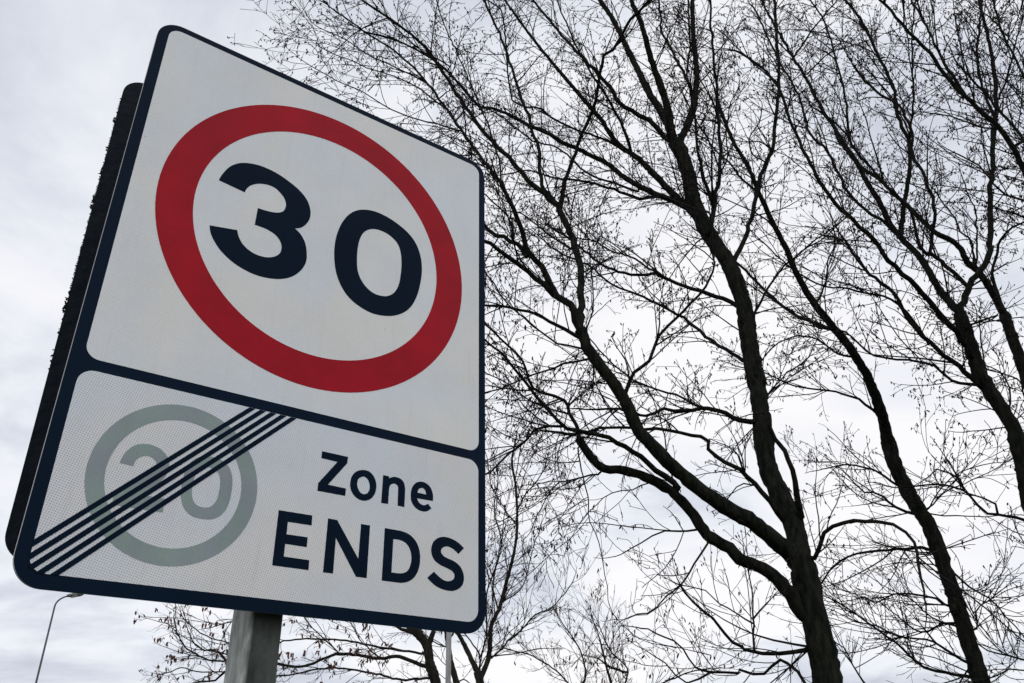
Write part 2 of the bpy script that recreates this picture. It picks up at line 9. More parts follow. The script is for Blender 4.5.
TREES = {
 "T1": [
  [[8.95,4.98,2.83,0.1745],[8.95,4.98,3.38,0.1635],[8.93,5.0,3.96,0.159],[8.92,5.02,4.36,0.1569]],
  [[8.92,5.02,4.31,0.1377],[8.94,5.03,4.37,0.1359],[9.06,5.12,4.86,0.1322],[9.1,5.26,5.25,0.1314],[9.12,5.38,5.59,0.131],[9.19,5.45,5.99,0.1307],[9.3,5.48,6.55,0.1302],[9.38,5.52,7.09,0.1299],[9.42,5.55,7.53,0.1297],[9.47,5.58,8.05,0.1294],[9.5,5.58,8.51,0.1291],[9.5,5.62,8.93,0.1289],[9.46,5.71,9.44,0.1286],[9.36,5.84,9.91,0.1284],[9.27,5.95,10.39,0.1282],[9.21,6.01,10.91,0.1279],[9.19,6.02,11.46,0.1275],[9.14,6.07,11.95,0.1272],[9.11,6.1,12.13,0.1272]],
  [[9.11,6.09,12.11,0.0719],[9.14,6.09,12.16,0.07],[9.39,6.03,12.64,0.064],[9.56,5.99,13.03,0.0611],[9.71,5.99,13.48,0.0586],[9.79,5.99,13.79,0.0572],[9.93,5.99,14.35,0.0545],[10.04,6.03,15.15,0.0512],[10.13,6.02,15.93,0.0479],[10.21,5.98,16.69,0.0445],[10.3,5.86,17.97,0.039]],
  [[9.11,6.09,12.11,0.0878],[9.1,6.14,12.14,0.0848],[9.19,6.3,12.83,0.0762],[9.21,6.45,13.32,0.0722],[9.21,6.64,13.86,0.0683],[9.21,6.82,14.56,0.0639],[9.17,7.01,15.37,0.059],[9.12,7.16,16.1,0.0546],[9.03,7.3,16.73,0.0507],[8.91,7.43,17.25,0.0473],[8.69,7.62,18.4,0.0403]],
  [[9.1,6.14,12.14,0.0881],[8.98,6.08,12.46,0.0761],[8.89,6.0,12.76,0.0696],[8.76,5.95,13.07,0.0642],[8.62,5.92,13.4,0.0591],[8.46,5.88,13.78,0.054],[8.34,5.83,14.12,0.0497],[8.22,5.79,14.47,0.0456],[8.09,5.79,14.74,0.0426],[8.02,5.78,14.91,0.0408],[7.78,5.69,15.65,0.0335]],
  [[9.66,5.98,13.32,0.0336],[9.79,6.14,14.18,0.029],[9.83,6.31,14.81,0.0272],[9.87,6.53,15.65,0.0252],[9.87,6.66,16.12,0.0241],[9.97,6.69,16.73,0.0229],[10.04,6.74,17.36,0.0216],[10.11,6.8,18.14,0.0202]],
  [[9.79,6.16,14.26,0.0219],[9.8,6.16,14.29,0.0215],[9.95,6.08,15.14,0.0188],[10.15,6.1,16.26,0.0173],[10.28,6.14,16.91,0.0167],[10.53,6.18,17.94,0.0159]],
  [[9.1,6.14,12.14,0.0561],[8.97,6.24,12.38,0.0499],[8.86,6.31,12.58,0.0472],[8.78,6.37,12.77,0.045],[8.65,6.47,12.87,0.0431],[8.43,6.65,13.11,0.04],[8.25,6.78,13.61,0.0364],[7.94,7.06,14.42,0.0315],[7.71,7.28,14.98,0.0284],[7.49,7.52,15.68,0.0252],[7.26,7.77,16.42,0.0221],[7.01,8.03,17.19,0.0189]],
  [[9.33,5.88,10.09,0.0744],[9.33,5.89,10.12,0.0728],[9.21,6.1,10.65,0.0639],[9.07,6.33,11.14,0.0587],[8.93,6.54,11.61,0.0548],[8.79,6.74,12.07,0.0513],[8.7,6.85,12.26,0.0496],[8.6,6.97,12.43,0.048],[8.5,7.1,12.75,0.0459],[8.4,7.22,13.2,0.0433],[8.29,7.34,13.52,0.0414],[7.98,7.66,14.4,0.0361],[7.48,8.1,15.72,0.0287],[7.03,8.45,16.96,0.0222],[6.84,8.58,17.53,0.0194]],
  [[8.7,6.85,12.26,0.0328],[8.54,6.77,12.54,0.0281],[8.29,6.72,12.86,0.0248],[8.1,6.69,13.13,0.0227],[7.68,6.72,13.68,0.019],[7.33,6.75,14.42,0.0156],[7.05,6.77,15.23,0.0127]],
  [[9.21,6.1,10.65,0.0611],[9.23,6.08,10.65,0.0596],[9.13,6.23,10.85,0.0555],[8.89,6.55,11.18,0.0508],[8.72,6.75,11.4,0.0483],[8.61,6.88,11.58,0.0467],[8.48,7.01,11.8,0.045],[8.33,7.16,12.07,0.0431],[8.16,7.32,12.25,0.0414],[7.98,7.46,12.43,0.0398],[7.7,7.67,12.64,0.0373],[7.53,7.79,12.84,0.0358],[7.26,7.94,12.98,0.0338],[6.9,8.12,13.21,0.0312],[6.53,8.27,13.34,0.0286],[6.32,8.35,13.32,0.0272],[5.54,8.47,14.01,0.0216],[4.67,8.55,14.19,0.0165],[3.97,8.58,14.02,0.0128]],
  [[9.13,6.23,10.85,0.0386],[8.88,6.55,11.11,0.0315],[8.7,6.77,11.14,0.0288],[8.55,6.97,11.3,0.0267],[8.43,7.13,11.45,0.0251],[8.26,7.39,11.69,0.0229],[8.06,7.69,11.89,0.0207],[7.81,8.09,12.12,0.0181],[7.56,8.51,12.46,0.0155],[7.28,8.94,12.54,0.013]],
  [[8.72,6.75,11.4,0.0238],[8.69,6.78,11.3,0.0227],[8.42,7.11,11.6,0.0204],[8.11,7.49,11.97,0.0187],[7.82,7.92,12.75,0.0171],[7.55,8.33,13.1,0.016],[7.22,8.93,14.05,0.0147],[6.97,9.33,14.53,0.0139]],
  [[8.6,6.97,12.43,0.0248],[8.58,7.0,12.42,0.0242],[8.33,7.19,12.68,0.0223],[8.05,7.41,12.87,0.021],[7.82,7.6,13.06,0.02],[7.59,7.79,13.29,0.0192],[7.46,7.9,13.52,0.0187],[7.24,8.09,13.64,0.0181],[7.04,8.28,13.85,0.0174],[7.1,8.69,16.91,0.0152],[6.9,8.94,17.38,0.0147]],
  [[7.93,7.89,12.0,0.0415],[7.78,7.88,11.19,0.0365],[7.76,7.85,11.33,0.0361],[7.79,7.71,11.77,0.0348],[7.85,7.51,12.19,0.0336],[7.88,7.33,12.55,0.0326],[7.93,7.08,12.91,0.0315],[7.95,6.88,13.21,0.0306],[7.91,6.7,13.53,0.0297],[7.84,6.47,13.92,0.0286],[7.89,6.26,13.93,0.0279],[7.9,6.02,14.09,0.0271],[7.89,5.73,14.24,0.0261],[7.91,5.49,14.26,0.0253],[7.92,5.25,14.28,0.0245],[7.89,4.87,14.38,0.0233]],
  [[8.92,5.03,4.32,0.1128],[8.69,5.08,4.48,0.1051],[8.41,5.14,4.67,0.0997],[8.17,5.2,4.81,0.0961],[7.95,5.28,4.92,0.0932],[7.65,5.38,5.11,0.0893],[7.3,5.49,5.4,0.0853],[7.02,5.59,5.71,0.0821],[6.92,5.64,5.83,0.081],[6.76,5.67,6.24,0.0786],[6.57,5.76,6.59,0.0766],[6.39,5.87,6.94,0.0748],[6.3,5.91,7.25,0.0735]],
  [[6.31,5.9,7.21,0.0529],[6.32,5.93,7.27,0.0522],[6.58,6.17,8.03,0.0509],[6.74,6.29,8.54,0.0506],[6.8,6.43,9.02,0.0504],[6.8,6.52,9.32,0.0501],[6.8,6.61,9.69,0.0499],[6.75,6.73,9.99,0.0495],[6.75,6.76,10.11,0.0495]],
  [[6.75,6.76,10.11,0.0494],[6.66,6.85,10.26,0.0459],[6.56,6.96,10.45,0.0437],[6.43,7.08,10.68,0.0415],[6.3,7.21,10.98,0.0395],[6.14,7.34,11.32,0.0374],[5.98,7.45,11.57,0.0357],[5.79,7.57,11.89,0.0338],[5.41,7.72,12.6,0.0298],[5.0,7.79,13.2,0.0263],[4.65,7.82,13.53,0.0237],[4.09,7.84,13.71,0.0203],[3.53,7.82,13.78,0.0171],[3.12,7.77,13.78,0.0148]],
  [[6.73,6.77,10.14,0.0354],[6.62,6.91,10.46,0.0323],[6.61,6.98,10.87,0.0307],[6.63,7.02,11.44,0.0291],[6.58,7.1,11.84,0.028],[6.54,7.16,12.24,0.027],[6.47,7.24,12.65,0.0261],[6.34,7.35,13.5,0.0242],[6.19,7.44,14.23,0.0227],[5.96,7.57,15.07,0.0208],[5.83,7.62,15.64,0.0197]],
  [[6.32,5.93,7.27,0.059],[6.23,6.01,7.66,0.0504],[6.1,6.1,7.82,0.0472],[6.0,6.14,8.02,0.0446],[5.88,6.16,8.23,0.0419],[5.71,6.19,8.39,0.0391],[5.63,6.18,8.49,0.0376],[5.56,6.12,8.64,0.0357],[5.41,6.06,8.82,0.0331],[5.22,5.99,9.0,0.0303]],
  [[5.24,6.0,8.98,0.0304],[5.24,6.02,9.03,0.0295],[5.24,6.05,9.11,0.0288],[5.24,6.19,9.43,0.0271],[5.19,6.4,9.86,0.0255],[5.13,6.56,10.16,0.0244],[5.01,6.84,10.77,0.0227],[4.85,7.12,11.42,0.0208],[4.64,7.36,12.05,0.0189],[4.24,7.64,12.71,0.0164],[3.68,7.89,13.16,0.0135],[3.08,8.05,13.51,0.0106],[2.89,8.08,13.68,0.0097]],
  [[5.23,6.22,9.49,0.0157],[5.25,6.21,9.48,0.0154],[5.28,6.29,9.98,0.0142],[5.25,6.4,10.36,0.0136],[5.25,6.48,10.71,0.0132],[5.21,6.61,11.12,0.0128],[5.2,6.67,11.34,0.0126],[5.14,6.86,11.91,0.0122],[5.06,7.17,12.88,0.0116],[4.96,7.52,13.95,0.011],[4.94,7.77,14.84,0.0106]],
  [[4.85,7.12,11.42,0.014],[4.25,7.21,11.69,0.0105],[3.71,7.38,11.81,0.0087],[3.05,7.67,12.05,0.0069]],
  [[4.99,6.88,10.85,0.0136],[4.97,6.88,10.85,0.0133],[4.22,6.86,10.64,0.0103],[3.64,6.87,10.6,0.0087],[3.31,6.9,10.71,0.0078],[2.95,6.98,10.78,0.007],[2.6,7.07,10.92,0.0063]],
  [[4.64,7.36,12.05,0.0144],[4.09,7.55,12.28,0.011],[3.62,7.67,12.41,0.0093],[3.26,7.72,12.55,0.0081],[2.85,7.75,12.55,0.007]],
  [[5.64,8.46,13.93,0.0168],[5.66,8.41,14.03,0.0156],[4.95,8.52,14.25,0.0117],[4.47,8.5,14.48,0.0098],[4.1,8.39,14.79,0.0082]],
  [[6.1,6.1,7.82,0.0423],[6.07,6.11,7.82,0.0412],[5.9,6.16,7.96,0.0368],[5.61,6.25,8.2,0.0324],[5.44,6.31,8.3,0.0304],[5.31,6.36,8.41,0.0288],[5.18,6.41,8.5,0.0275],[5.06,6.46,8.54,0.0264],[4.65,6.66,8.62,0.0228],[4.05,6.95,8.74,0.0181]],
  [[5.7,6.19,8.4,0.0367],[5.69,6.2,8.39,0.0358],[5.61,6.35,8.64,0.0324],[5.55,6.45,8.74,0.0311],[5.44,6.61,8.89,0.0294],[5.37,6.71,9.01,0.0283],[5.3,6.82,9.2,0.0272],[4.98,7.22,9.59,0.0238],[4.64,7.63,10.14,0.0205]],
  [[5.58,6.4,8.69,0.0156],[5.59,6.39,8.71,0.0151],[5.53,6.38,8.96,0.0132],[5.39,6.42,9.21,0.0118],[5.26,6.47,9.33,0.011],[5.1,6.53,9.48,0.0101],[4.83,6.63,9.61,0.0089]],
  [[6.8,6.46,9.13,0.0202],[6.74,6.51,9.1,0.0184],[6.54,6.67,9.33,0.0152],[6.38,6.85,9.62,0.013],[6.25,7.09,9.94,0.0113],[6.11,7.34,10.1,0.0099]],
  [[9.5,5.59,8.57,0.0419],[9.46,5.66,8.57,0.0395],[9.36,5.86,8.78,0.036],[9.27,6.05,8.94,0.0338],[9.06,6.5,9.31,0.0299],[8.94,6.83,9.63,0.0277],[8.78,7.25,9.8,0.0253],[8.62,7.77,10.22,0.0228],[8.56,8.15,10.73,0.021],[8.5,8.55,11.27,0.0192],[8.4,8.94,11.73,0.0175]],
  [[9.42,5.55,7.48,0.0333],[9.41,5.61,7.5,0.0318],[9.38,5.97,7.89,0.0283],[9.33,6.3,8.29,0.0261],[9.27,6.63,8.76,0.024],[9.1,7.05,9.23,0.0216],[8.89,7.41,9.56,0.0197],[8.68,7.69,9.82,0.018],[8.45,7.96,10.27,0.0161],[8.14,8.27,10.55,0.0141],[7.85,8.51,10.9,0.0124]],
  [[9.06,6.5,9.31,0.0222],[8.77,6.68,9.52,0.0185],[8.45,6.82,9.76,0.0163],[8.11,6.96,9.85,0.0145],[7.72,7.05,9.97,0.0128],[7.2,7.15,9.89,0.0109]],
  [[6.73,5.68,6.29,0.0283],[6.76,5.65,6.29,0.0272],[6.84,5.52,6.61,0.0237],[6.96,5.36,6.73,0.022],[7.05,5.21,7.05,0.0199],[7.18,4.99,7.26,0.0181],[7.28,4.81,7.42,0.0167],[7.38,4.61,7.62,0.0153],[7.42,4.49,7.79,0.0143],[7.42,4.42,8.03,0.0134],[7.32,4.41,8.45,0.0118]],
  [[6.32,5.9,7.17,0.0117],[6.32,5.84,7.17,0.0112],[6.24,5.58,7.34,0.0097],[6.11,5.39,7.57,0.0087],[5.96,5.25,7.99,0.0076],[5.89,5.21,8.34,0.0069]],
  [[6.33,5.9,7.1,0.0292],[6.14,6.05,7.27,0.0244],[5.99,6.16,7.39,0.0224],[5.74,6.29,7.53,0.0197],[5.46,6.38,7.54,0.0174],[5.04,6.44,7.48,0.0146],[4.48,6.4,7.48,0.0112]],
  [[6.39,5.87,6.94,0.0174],[6.35,5.89,6.94,0.0165],[6.04,6.09,7.04,0.0137],[5.73,6.21,7.27,0.0117],[5.38,6.28,7.51,0.0099],[5.14,6.25,7.74,0.0086],[4.9,6.23,7.92,0.0075]],
  [[6.44,5.84,6.85,0.0174],[6.44,5.86,6.85,0.017],[6.39,6.16,6.89,0.015],[6.31,6.51,6.93,0.0136],[6.19,6.84,6.93,0.0124],[5.95,7.27,6.82,0.0106],[5.75,7.49,6.78,0.0095],[5.45,7.76,6.67,0.0081]],
  [[8.94,4.99,3.67,0.091],[8.84,5.07,3.67,0.0863],[8.7,5.1,3.91,0.0811],[8.49,5.21,4.17,0.0765],[8.22,5.39,4.33,0.0725],[8.12,5.45,4.46,0.0708],[7.91,5.59,4.64,0.068],[7.78,5.66,4.89,0.0658],[7.59,5.78,5.17,0.0632],[7.38,5.95,5.37,0.0608],[7.1,6.17,5.51,0.0581],[6.92,6.32,5.54,0.0564],[6.78,6.42,5.72,0.0549],[6.71,6.47,5.85,0.0541],[6.66,6.5,5.97,0.0534]],
  [[6.66,6.5,5.97,0.0294],[6.69,6.54,6.2,0.0261],[6.65,6.62,6.38,0.0245],[6.62,6.7,6.6,0.023],[6.32,7.01,6.82,0.0198],[6.21,7.09,7.27,0.0174],[5.94,7.23,7.6,0.0151],[5.65,7.35,7.92,0.0128]],
  [[7.59,5.78,5.17,0.0452],[7.61,5.72,5.23,0.0424],[7.57,5.74,5.3,0.0408],[7.2,5.92,5.64,0.034],[7.02,6.0,5.76,0.0317],[6.82,6.08,5.86,0.0296],[6.62,6.17,5.91,0.0276],[6.46,6.23,5.93,0.0262],[6.29,6.28,5.94,0.0247],[6.17,6.29,6.03,0.0236],[6.02,6.3,6.15,0.0221],[5.82,6.3,6.3,0.0203],[5.65,6.29,6.45,0.0187],[5.23,6.24,6.71,0.0154],[4.89,6.21,6.85,0.0131],[4.55,6.17,6.96,0.0108]],
  [[6.23,6.29,5.98,0.0199],[6.23,6.31,5.97,0.0193],[6.17,6.47,6.02,0.0178],[6.08,6.7,6.02,0.0164],[6.05,6.83,5.92,0.0154],[5.92,7.06,5.78,0.0139],[5.77,7.26,5.57,0.0123],[5.66,7.36,5.49,0.0115],[5.49,7.49,5.32,0.0104]],
  [[6.92,6.32,5.54,0.015],[6.86,6.35,5.47,0.0134],[6.67,6.46,5.41,0.0116],[6.48,6.53,5.35,0.0103],[6.34,6.56,5.31,0.0095],[6.19,6.55,5.16,0.0085],[5.98,6.49,4.89,0.0072],[5.82,6.42,4.71,0.0063]],
  [[6.7,6.48,5.88,0.0117],[6.65,6.49,5.84,0.0111],[6.55,6.35,5.46,0.0094],[6.5,6.25,5.23,0.0086],[6.46,6.16,5.03,0.0079],[6.36,6.03,4.66,0.0069],[6.34,5.88,4.37,0.006],[6.26,5.73,3.96,0.005],[6.2,5.64,3.66,0.0043]],
  [[6.65,6.62,6.36,0.015],[6.53,6.85,6.49,0.0126],[6.38,7.09,6.64,0.0112],[6.03,7.38,7.03,0.0088],[5.76,7.5,7.15,0.0076]],
  [[6.58,6.41,5.6,0.0086],[6.41,6.59,5.6,0.0067],[6.25,6.69,5.65,0.0059],[6.06,6.74,5.73,0.0051],[5.89,6.77,5.75,0.0046]],
  [[6.22,6.33,5.97,0.0074],[6.22,6.33,5.91,0.0069],[6.15,6.36,5.67,0.0057],[6.14,6.39,5.46,0.0051],[6.19,6.41,5.24,0.0044]],
  [[9.06,5.12,4.86,0.0401],[8.97,5.17,4.84,0.0376],[8.65,5.22,5.23,0.0321],[8.39,5.3,5.49,0.0292],[8.22,5.39,5.59,0.0278],[8.03,5.49,5.78,0.0261],[8.02,5.46,5.87,0.0255],[7.84,5.58,5.97,0.0241],[7.49,5.87,6.07,0.0217],[7.14,6.18,6.12,0.0194],[6.93,6.37,6.14,0.018],[6.72,6.56,6.06,0.0166],[6.44,6.82,6.14,0.0149]],
  [[9.29,5.48,6.48,0.0444],[9.24,5.49,6.45,0.0422],[8.94,5.59,6.44,0.0363],[8.71,5.64,6.52,0.0331],[8.45,5.72,6.57,0.0298],[8.09,5.87,6.48,0.0258],[7.82,6.0,6.49,0.0229],[7.58,6.13,6.37,0.0204],[7.29,6.3,6.47,0.0175],[7.04,6.46,6.47,0.0152]],
  [[8.4,5.75,6.56,0.0187],[8.34,6.18,6.91,0.016],[8.2,6.59,7.18,0.0145],[8.01,6.95,7.55,0.0131],[7.81,7.18,7.96,0.0119],[7.64,7.3,8.29,0.011],[7.46,7.39,8.67,0.01]],
  [[9.06,5.12,4.86,0.0515],[9.05,4.99,4.9,0.046],[8.89,4.86,5.14,0.0389],[8.74,4.77,5.42,0.0334],[8.65,4.76,5.64,0.03],[8.57,4.81,5.79,0.0278],[8.54,4.84,5.97,0.0257],[8.51,4.85,6.2,0.0233]],
  [[8.51,4.85,6.17,0.0145],[8.52,4.86,6.2,0.0139],[8.66,4.87,6.48,0.0122],[8.86,4.8,6.69,0.011],[9.11,4.7,6.96,0.0097],[9.31,4.59,7.08,0.0088],[9.55,4.5,7.45,0.0076]],
  [[9.48,5.58,8.17,0.0241],[9.48,5.56,8.18,0.0234],[9.51,5.43,8.34,0.0208],[9.55,5.29,8.48,0.0192],[9.58,5.14,8.7,0.0175],[9.66,4.95,8.89,0.0159],[9.76,4.73,9.07,0.0143],[9.91,4.47,9.25,0.0126],[10.17,4.08,9.52,0.0103]],
  [[9.47,5.69,9.33,0.0433],[9.67,5.57,9.73,0.04],[9.85,5.47,10.11,0.0385],[10.1,5.35,10.91,0.0365],[10.18,5.31,11.21,0.0358],[10.34,5.18,11.64,0.0348],[10.45,5.06,11.91,0.034],[10.54,4.99,12.37,0.0331],[10.63,4.89,12.93,0.0321],[10.69,4.8,13.38,0.0312],[10.73,4.71,13.93,0.0303],[10.74,4.64,14.53,0.0293],[10.75,4.55,15.13,0.0283],[10.75,4.49,15.55,0.0276],[10.74,4.41,16.18,0.0266]],
  [[10.12,5.34,10.99,0.0231],[10.0,5.48,11.28,0.0194],[9.89,5.61,11.69,0.017],[9.78,5.75,12.04,0.0153],[9.67,5.89,12.4,0.0138],[9.51,6.1,12.68,0.0124]],
  [[7.34,4.41,8.34,0.0354],[7.35,4.4,8.32,0.0344],[7.45,4.33,8.72,0.0305],[7.56,4.22,9.31,0.0272],[7.6,4.13,9.91,0.0245],[7.54,3.98,10.79,0.0208],[7.37,3.77,11.58,0.0172],[7.22,3.58,12.05,0.0149],[7.05,3.46,12.43,0.013]],
  [[7.46,4.32,8.78,0.03],[7.23,4.24,9.17,0.0222],[7.09,4.15,9.47,0.0187],[6.92,3.97,9.88,0.0146],[6.78,3.87,10.18,0.012]],
  [[7.56,4.22,9.31,0.0123],[7.55,4.24,9.32,0.0119],[7.66,4.12,9.56,0.0106],[7.8,4.12,10.21,0.0093],[8.03,4.12,10.89,0.0085],[8.2,4.08,11.22,0.0081]],
  [[10.34,5.18,11.64,0.0157],[10.33,5.4,11.99,0.0136],[10.41,5.45,12.45,0.0124],[10.56,5.27,12.8,0.011],[10.61,5.17,13.15,0.01]],
  [[10.45,5.06,11.91,0.0158],[10.47,5.05,11.87,0.015],[10.42,5.27,12.25,0.0125],[10.29,5.52,12.36,0.011],[10.16,5.69,12.51,0.0099]],
  [[8.92,5.02,4.32,0.0331],[8.95,4.83,4.32,0.0294],[8.9,4.58,4.57,0.0261],[8.92,4.33,4.62,0.0239],[8.94,3.92,4.55,0.0207],[8.94,3.72,4.46,0.0191],[8.92,3.57,4.32,0.0176],[8.88,3.5,4.18,0.0166],[8.79,3.46,3.96,0.0153],[8.71,3.44,3.77,0.0142]],
  [[8.95,4.98,3.31,0.0314],[8.83,5.11,3.26,0.0274],[8.61,5.31,3.25,0.0239],[8.42,5.45,3.24,0.0218],[8.25,5.54,3.29,0.0201],[8.21,5.55,3.33,0.0197],[8.1,5.6,3.36,0.0188],[7.91,5.6,3.55,0.0169],[7.72,5.61,3.68,0.0153],[7.53,5.62,3.78,0.014],[7.38,5.61,3.87,0.013]],
  [[8.36,5.49,3.26,0.0158],[8.35,5.49,3.28,0.0152],[8.32,5.44,3.45,0.0129],[8.29,5.37,3.68,0.0109],[8.25,5.31,3.95,0.0091],[8.21,5.29,4.13,0.0081]],
  [[8.3,5.41,3.57,0.0116],[8.35,5.66,3.73,0.0099],[8.35,5.93,3.88,0.0088],[8.35,6.11,4.09,0.008],[8.24,6.39,4.19,0.007]],
  [[8.95,4.98,2.89,0.0257],[8.93,5.23,2.85,0.0224],[8.98,5.41,3.07,0.0206],[8.98,5.62,3.23,0.0193],[8.96,5.88,3.1,0.0178],[8.91,6.21,3.17,0.0164],[8.9,6.25,3.15,0.0162],[8.83,6.6,3.2,0.0148],[8.78,6.83,3.26,0.0139],[8.81,7.05,3.54,0.0127],[8.77,7.34,3.75,0.0115],[8.67,7.71,3.91,0.0101]],
  [[8.83,6.6,3.2,0.0174],[8.63,6.89,3.08,0.0124],[8.43,7.06,3.33,0.0095],[8.31,7.14,3.43,0.0083]],
  [[7.84,5.62,4.75,0.0167],[7.85,5.55,4.51,0.0141],[7.68,5.67,4.25,0.0123],[7.57,5.78,4.04,0.0111],[7.42,5.95,3.89,0.01],[7.28,6.14,3.7,0.0089],[7.2,6.25,3.71,0.0085]],
  [[7.84,5.61,4.72,0.0166],[7.79,5.64,4.7,0.0152],[7.58,5.75,4.67,0.0126],[7.43,5.85,4.68,0.0111],[7.2,6.07,4.54,0.0087],[7.06,6.26,4.43,0.0071]],
  [[7.59,5.75,4.09,0.008],[7.61,5.74,4.09,0.0078],[7.58,5.81,4.01,0.0071],[7.49,5.93,3.89,0.0063],[7.36,6.03,3.77,0.0056],[7.21,6.08,3.67,0.0051],[7.06,6.12,3.66,0.0047]],
  [[7.59,5.78,5.17,0.0113],[7.55,6.12,5.41,0.0092],[7.48,6.39,5.37,0.0082],[7.36,6.69,5.39,0.0072],[7.24,7.01,5.21,0.006]],
  [[8.69,5.21,5.18,0.0144],[8.69,5.21,5.21,0.0134],[8.52,5.39,5.38,0.0097],[8.41,5.57,5.21,0.0076]],
 ],
 "T2": [
  [[13.34,5.38,2.99,0.1259],[13.33,5.41,3.79,0.1194],[13.32,5.44,4.65,0.1189],[13.28,5.51,5.59,0.1196],[13.21,5.65,6.1,0.1205],[13.16,5.74,6.62,0.1215],[13.15,5.76,7.15,0.1223]],
  [[13.15,5.76,7.08,0.1176],[13.11,5.74,7.13,0.1085],[12.88,5.6,7.47,0.0927],[12.4,5.44,8.08,0.0771],[12.02,5.42,8.51,0.0688],[11.69,5.45,8.84,0.0631],[11.29,5.49,9.29,0.0566],[11.02,5.48,9.7,0.0518],[10.8,5.44,10.11,0.0477],[10.54,5.44,10.61,0.0433],[10.3,5.43,11.17,0.0388],[10.12,5.42,11.64,0.0355],[9.91,5.47,12.15,0.0321],[9.68,5.46,12.88,0.0276]],
  [[11.73,5.45,8.8,0.038],[11.73,5.49,8.8,0.0358],[11.79,6.14,9.43,0.0299],[11.79,6.62,10.14,0.0273],[11.68,7.05,10.99,0.0248],[11.44,7.45,11.73,0.0226]],
  [[13.18,5.69,6.35,0.0299],[13.14,5.78,6.32,0.0247],[13.08,5.93,6.52,0.0205],[12.99,6.06,6.66,0.0181],[12.9,6.17,6.72,0.0166],[12.7,6.36,6.79,0.0142],[12.4,6.59,6.73,0.0115]],
  [[13.24,5.58,5.84,0.0365],[13.25,5.66,5.81,0.0303],[13.26,5.97,6.02,0.0227],[13.27,6.16,6.25,0.019],[13.25,6.3,6.36,0.0169],[13.21,6.45,6.41,0.0151],[13.17,6.63,6.7,0.0119]],
  [[13.3,5.47,5.11,0.0355],[13.3,5.52,5.1,0.0322],[13.32,5.63,5.24,0.0288],[13.28,6.02,5.31,0.0246],[13.2,6.41,5.37,0.0215],[13.13,6.61,5.38,0.0201],[13.07,6.76,5.37,0.019],[12.93,7.03,5.29,0.0171],[12.79,7.27,5.07,0.0151],[12.7,7.4,4.85,0.0136]],
  [[13.34,5.39,3.28,0.033],[13.31,5.44,3.25,0.0293],[13.19,5.68,3.31,0.0246],[13.07,5.88,3.37,0.0221],[12.98,6.02,3.45,0.0206],[12.87,6.15,3.63,0.0188],[12.76,6.25,3.8,0.0173],[12.62,6.37,3.97,0.0158],[12.42,6.5,4.17,0.0141],[12.33,6.56,4.27,0.0134],[12.01,6.75,4.5,0.0113]],
  [[13.33,5.4,3.48,0.0266],[13.28,5.45,3.43,0.023],[13.12,5.57,3.57,0.0195],[12.99,5.66,3.71,0.0175],[12.83,5.8,3.81,0.0157],[12.52,6.08,3.88,0.0133],[12.32,6.24,4.03,0.0117],[12.1,6.44,4.11,0.0103]],
  [[13.32,5.42,4.11,0.0273],[13.34,5.52,4.05,0.0221],[13.34,5.73,4.08,0.0188],[13.32,5.99,3.98,0.0157],[13.28,6.22,4.06,0.0134],[13.25,6.42,4.31,0.0108]],
  [[13.32,5.42,4.32,0.0275],[13.28,5.53,4.29,0.0228],[13.22,5.69,4.44,0.0193],[13.05,5.95,4.54,0.0161],[12.82,6.14,4.55,0.0138],[12.52,6.3,4.4,0.0117],[12.33,6.36,4.49,0.0105]],
  [[13.31,5.44,4.77,0.021],[13.38,5.36,4.79,0.0178],[13.52,5.27,4.57,0.0147],[13.7,5.08,4.38,0.0123],[13.81,4.97,4.1,0.0105],[13.93,4.85,3.79,0.0087]],
  [[13.33,5.41,3.9,0.0203],[13.3,5.22,3.91,0.0151],[13.18,5.09,4.13,0.0121],[13.1,4.75,4.28,0.0094],[13.05,4.63,4.37,0.0085]],
  [[12.82,5.58,7.54,0.0305],[12.79,5.61,7.48,0.0272],[12.61,5.79,7.81,0.0219],[12.35,6.06,7.98,0.0187],[12.04,6.33,8.08,0.0162],[11.8,6.5,8.15,0.0146],[11.32,6.77,8.41,0.0118]],
  [[13.24,5.58,5.84,0.0183],[13.3,5.51,5.85,0.0156],[13.45,5.32,6.02,0.0129],[13.54,5.12,6.14,0.0112],[13.6,4.91,6.18,0.01],[13.63,4.64,6.24,0.0086]],
  [[13.3,5.51,5.85,0.0146],[13.33,5.51,5.8,0.0132],[13.54,5.34,5.75,0.0112],[13.73,5.07,5.7,0.0096],[13.83,4.82,5.63,0.0086]],
  [[13.33,5.51,5.8,0.0146],[13.31,5.54,5.78,0.0136],[13.43,5.18,6.19,0.0107],[13.49,4.86,6.35,0.0095],[13.52,4.51,6.37,0.0085]],
  [[11.39,5.48,9.18,0.0229],[11.64,5.39,9.58,0.0171],[11.86,5.33,10.16,0.0143],[12.01,5.18,10.61,0.0122],[12.04,5.16,11.09,0.0106]],
  [[10.96,5.47,9.8,0.0192],[10.96,5.48,9.82,0.018],[11.06,5.35,10.09,0.0148],[11.21,5.0,10.17,0.0122],[11.23,4.55,10.35,0.0098]],
  [[12.5,6.72,3.18,0.0205],[12.63,7.0,3.57,0.0127],[12.69,7.12,3.84,0.0105],[12.67,7.24,3.95,0.0095]],
  [[12.16,5.42,8.35,0.0228],[12.28,5.78,8.61,0.0187],[12.42,6.21,9.14,0.0168],[12.42,6.55,9.38,0.0157],[12.32,6.97,9.39,0.0143],[12.19,7.33,9.13,0.0128]],
  [[13.34,5.42,4.76,0.0175],[13.26,5.61,4.96,0.0125],[13.2,5.74,5.27,0.0103],[13.05,6.02,5.32,0.0087]],
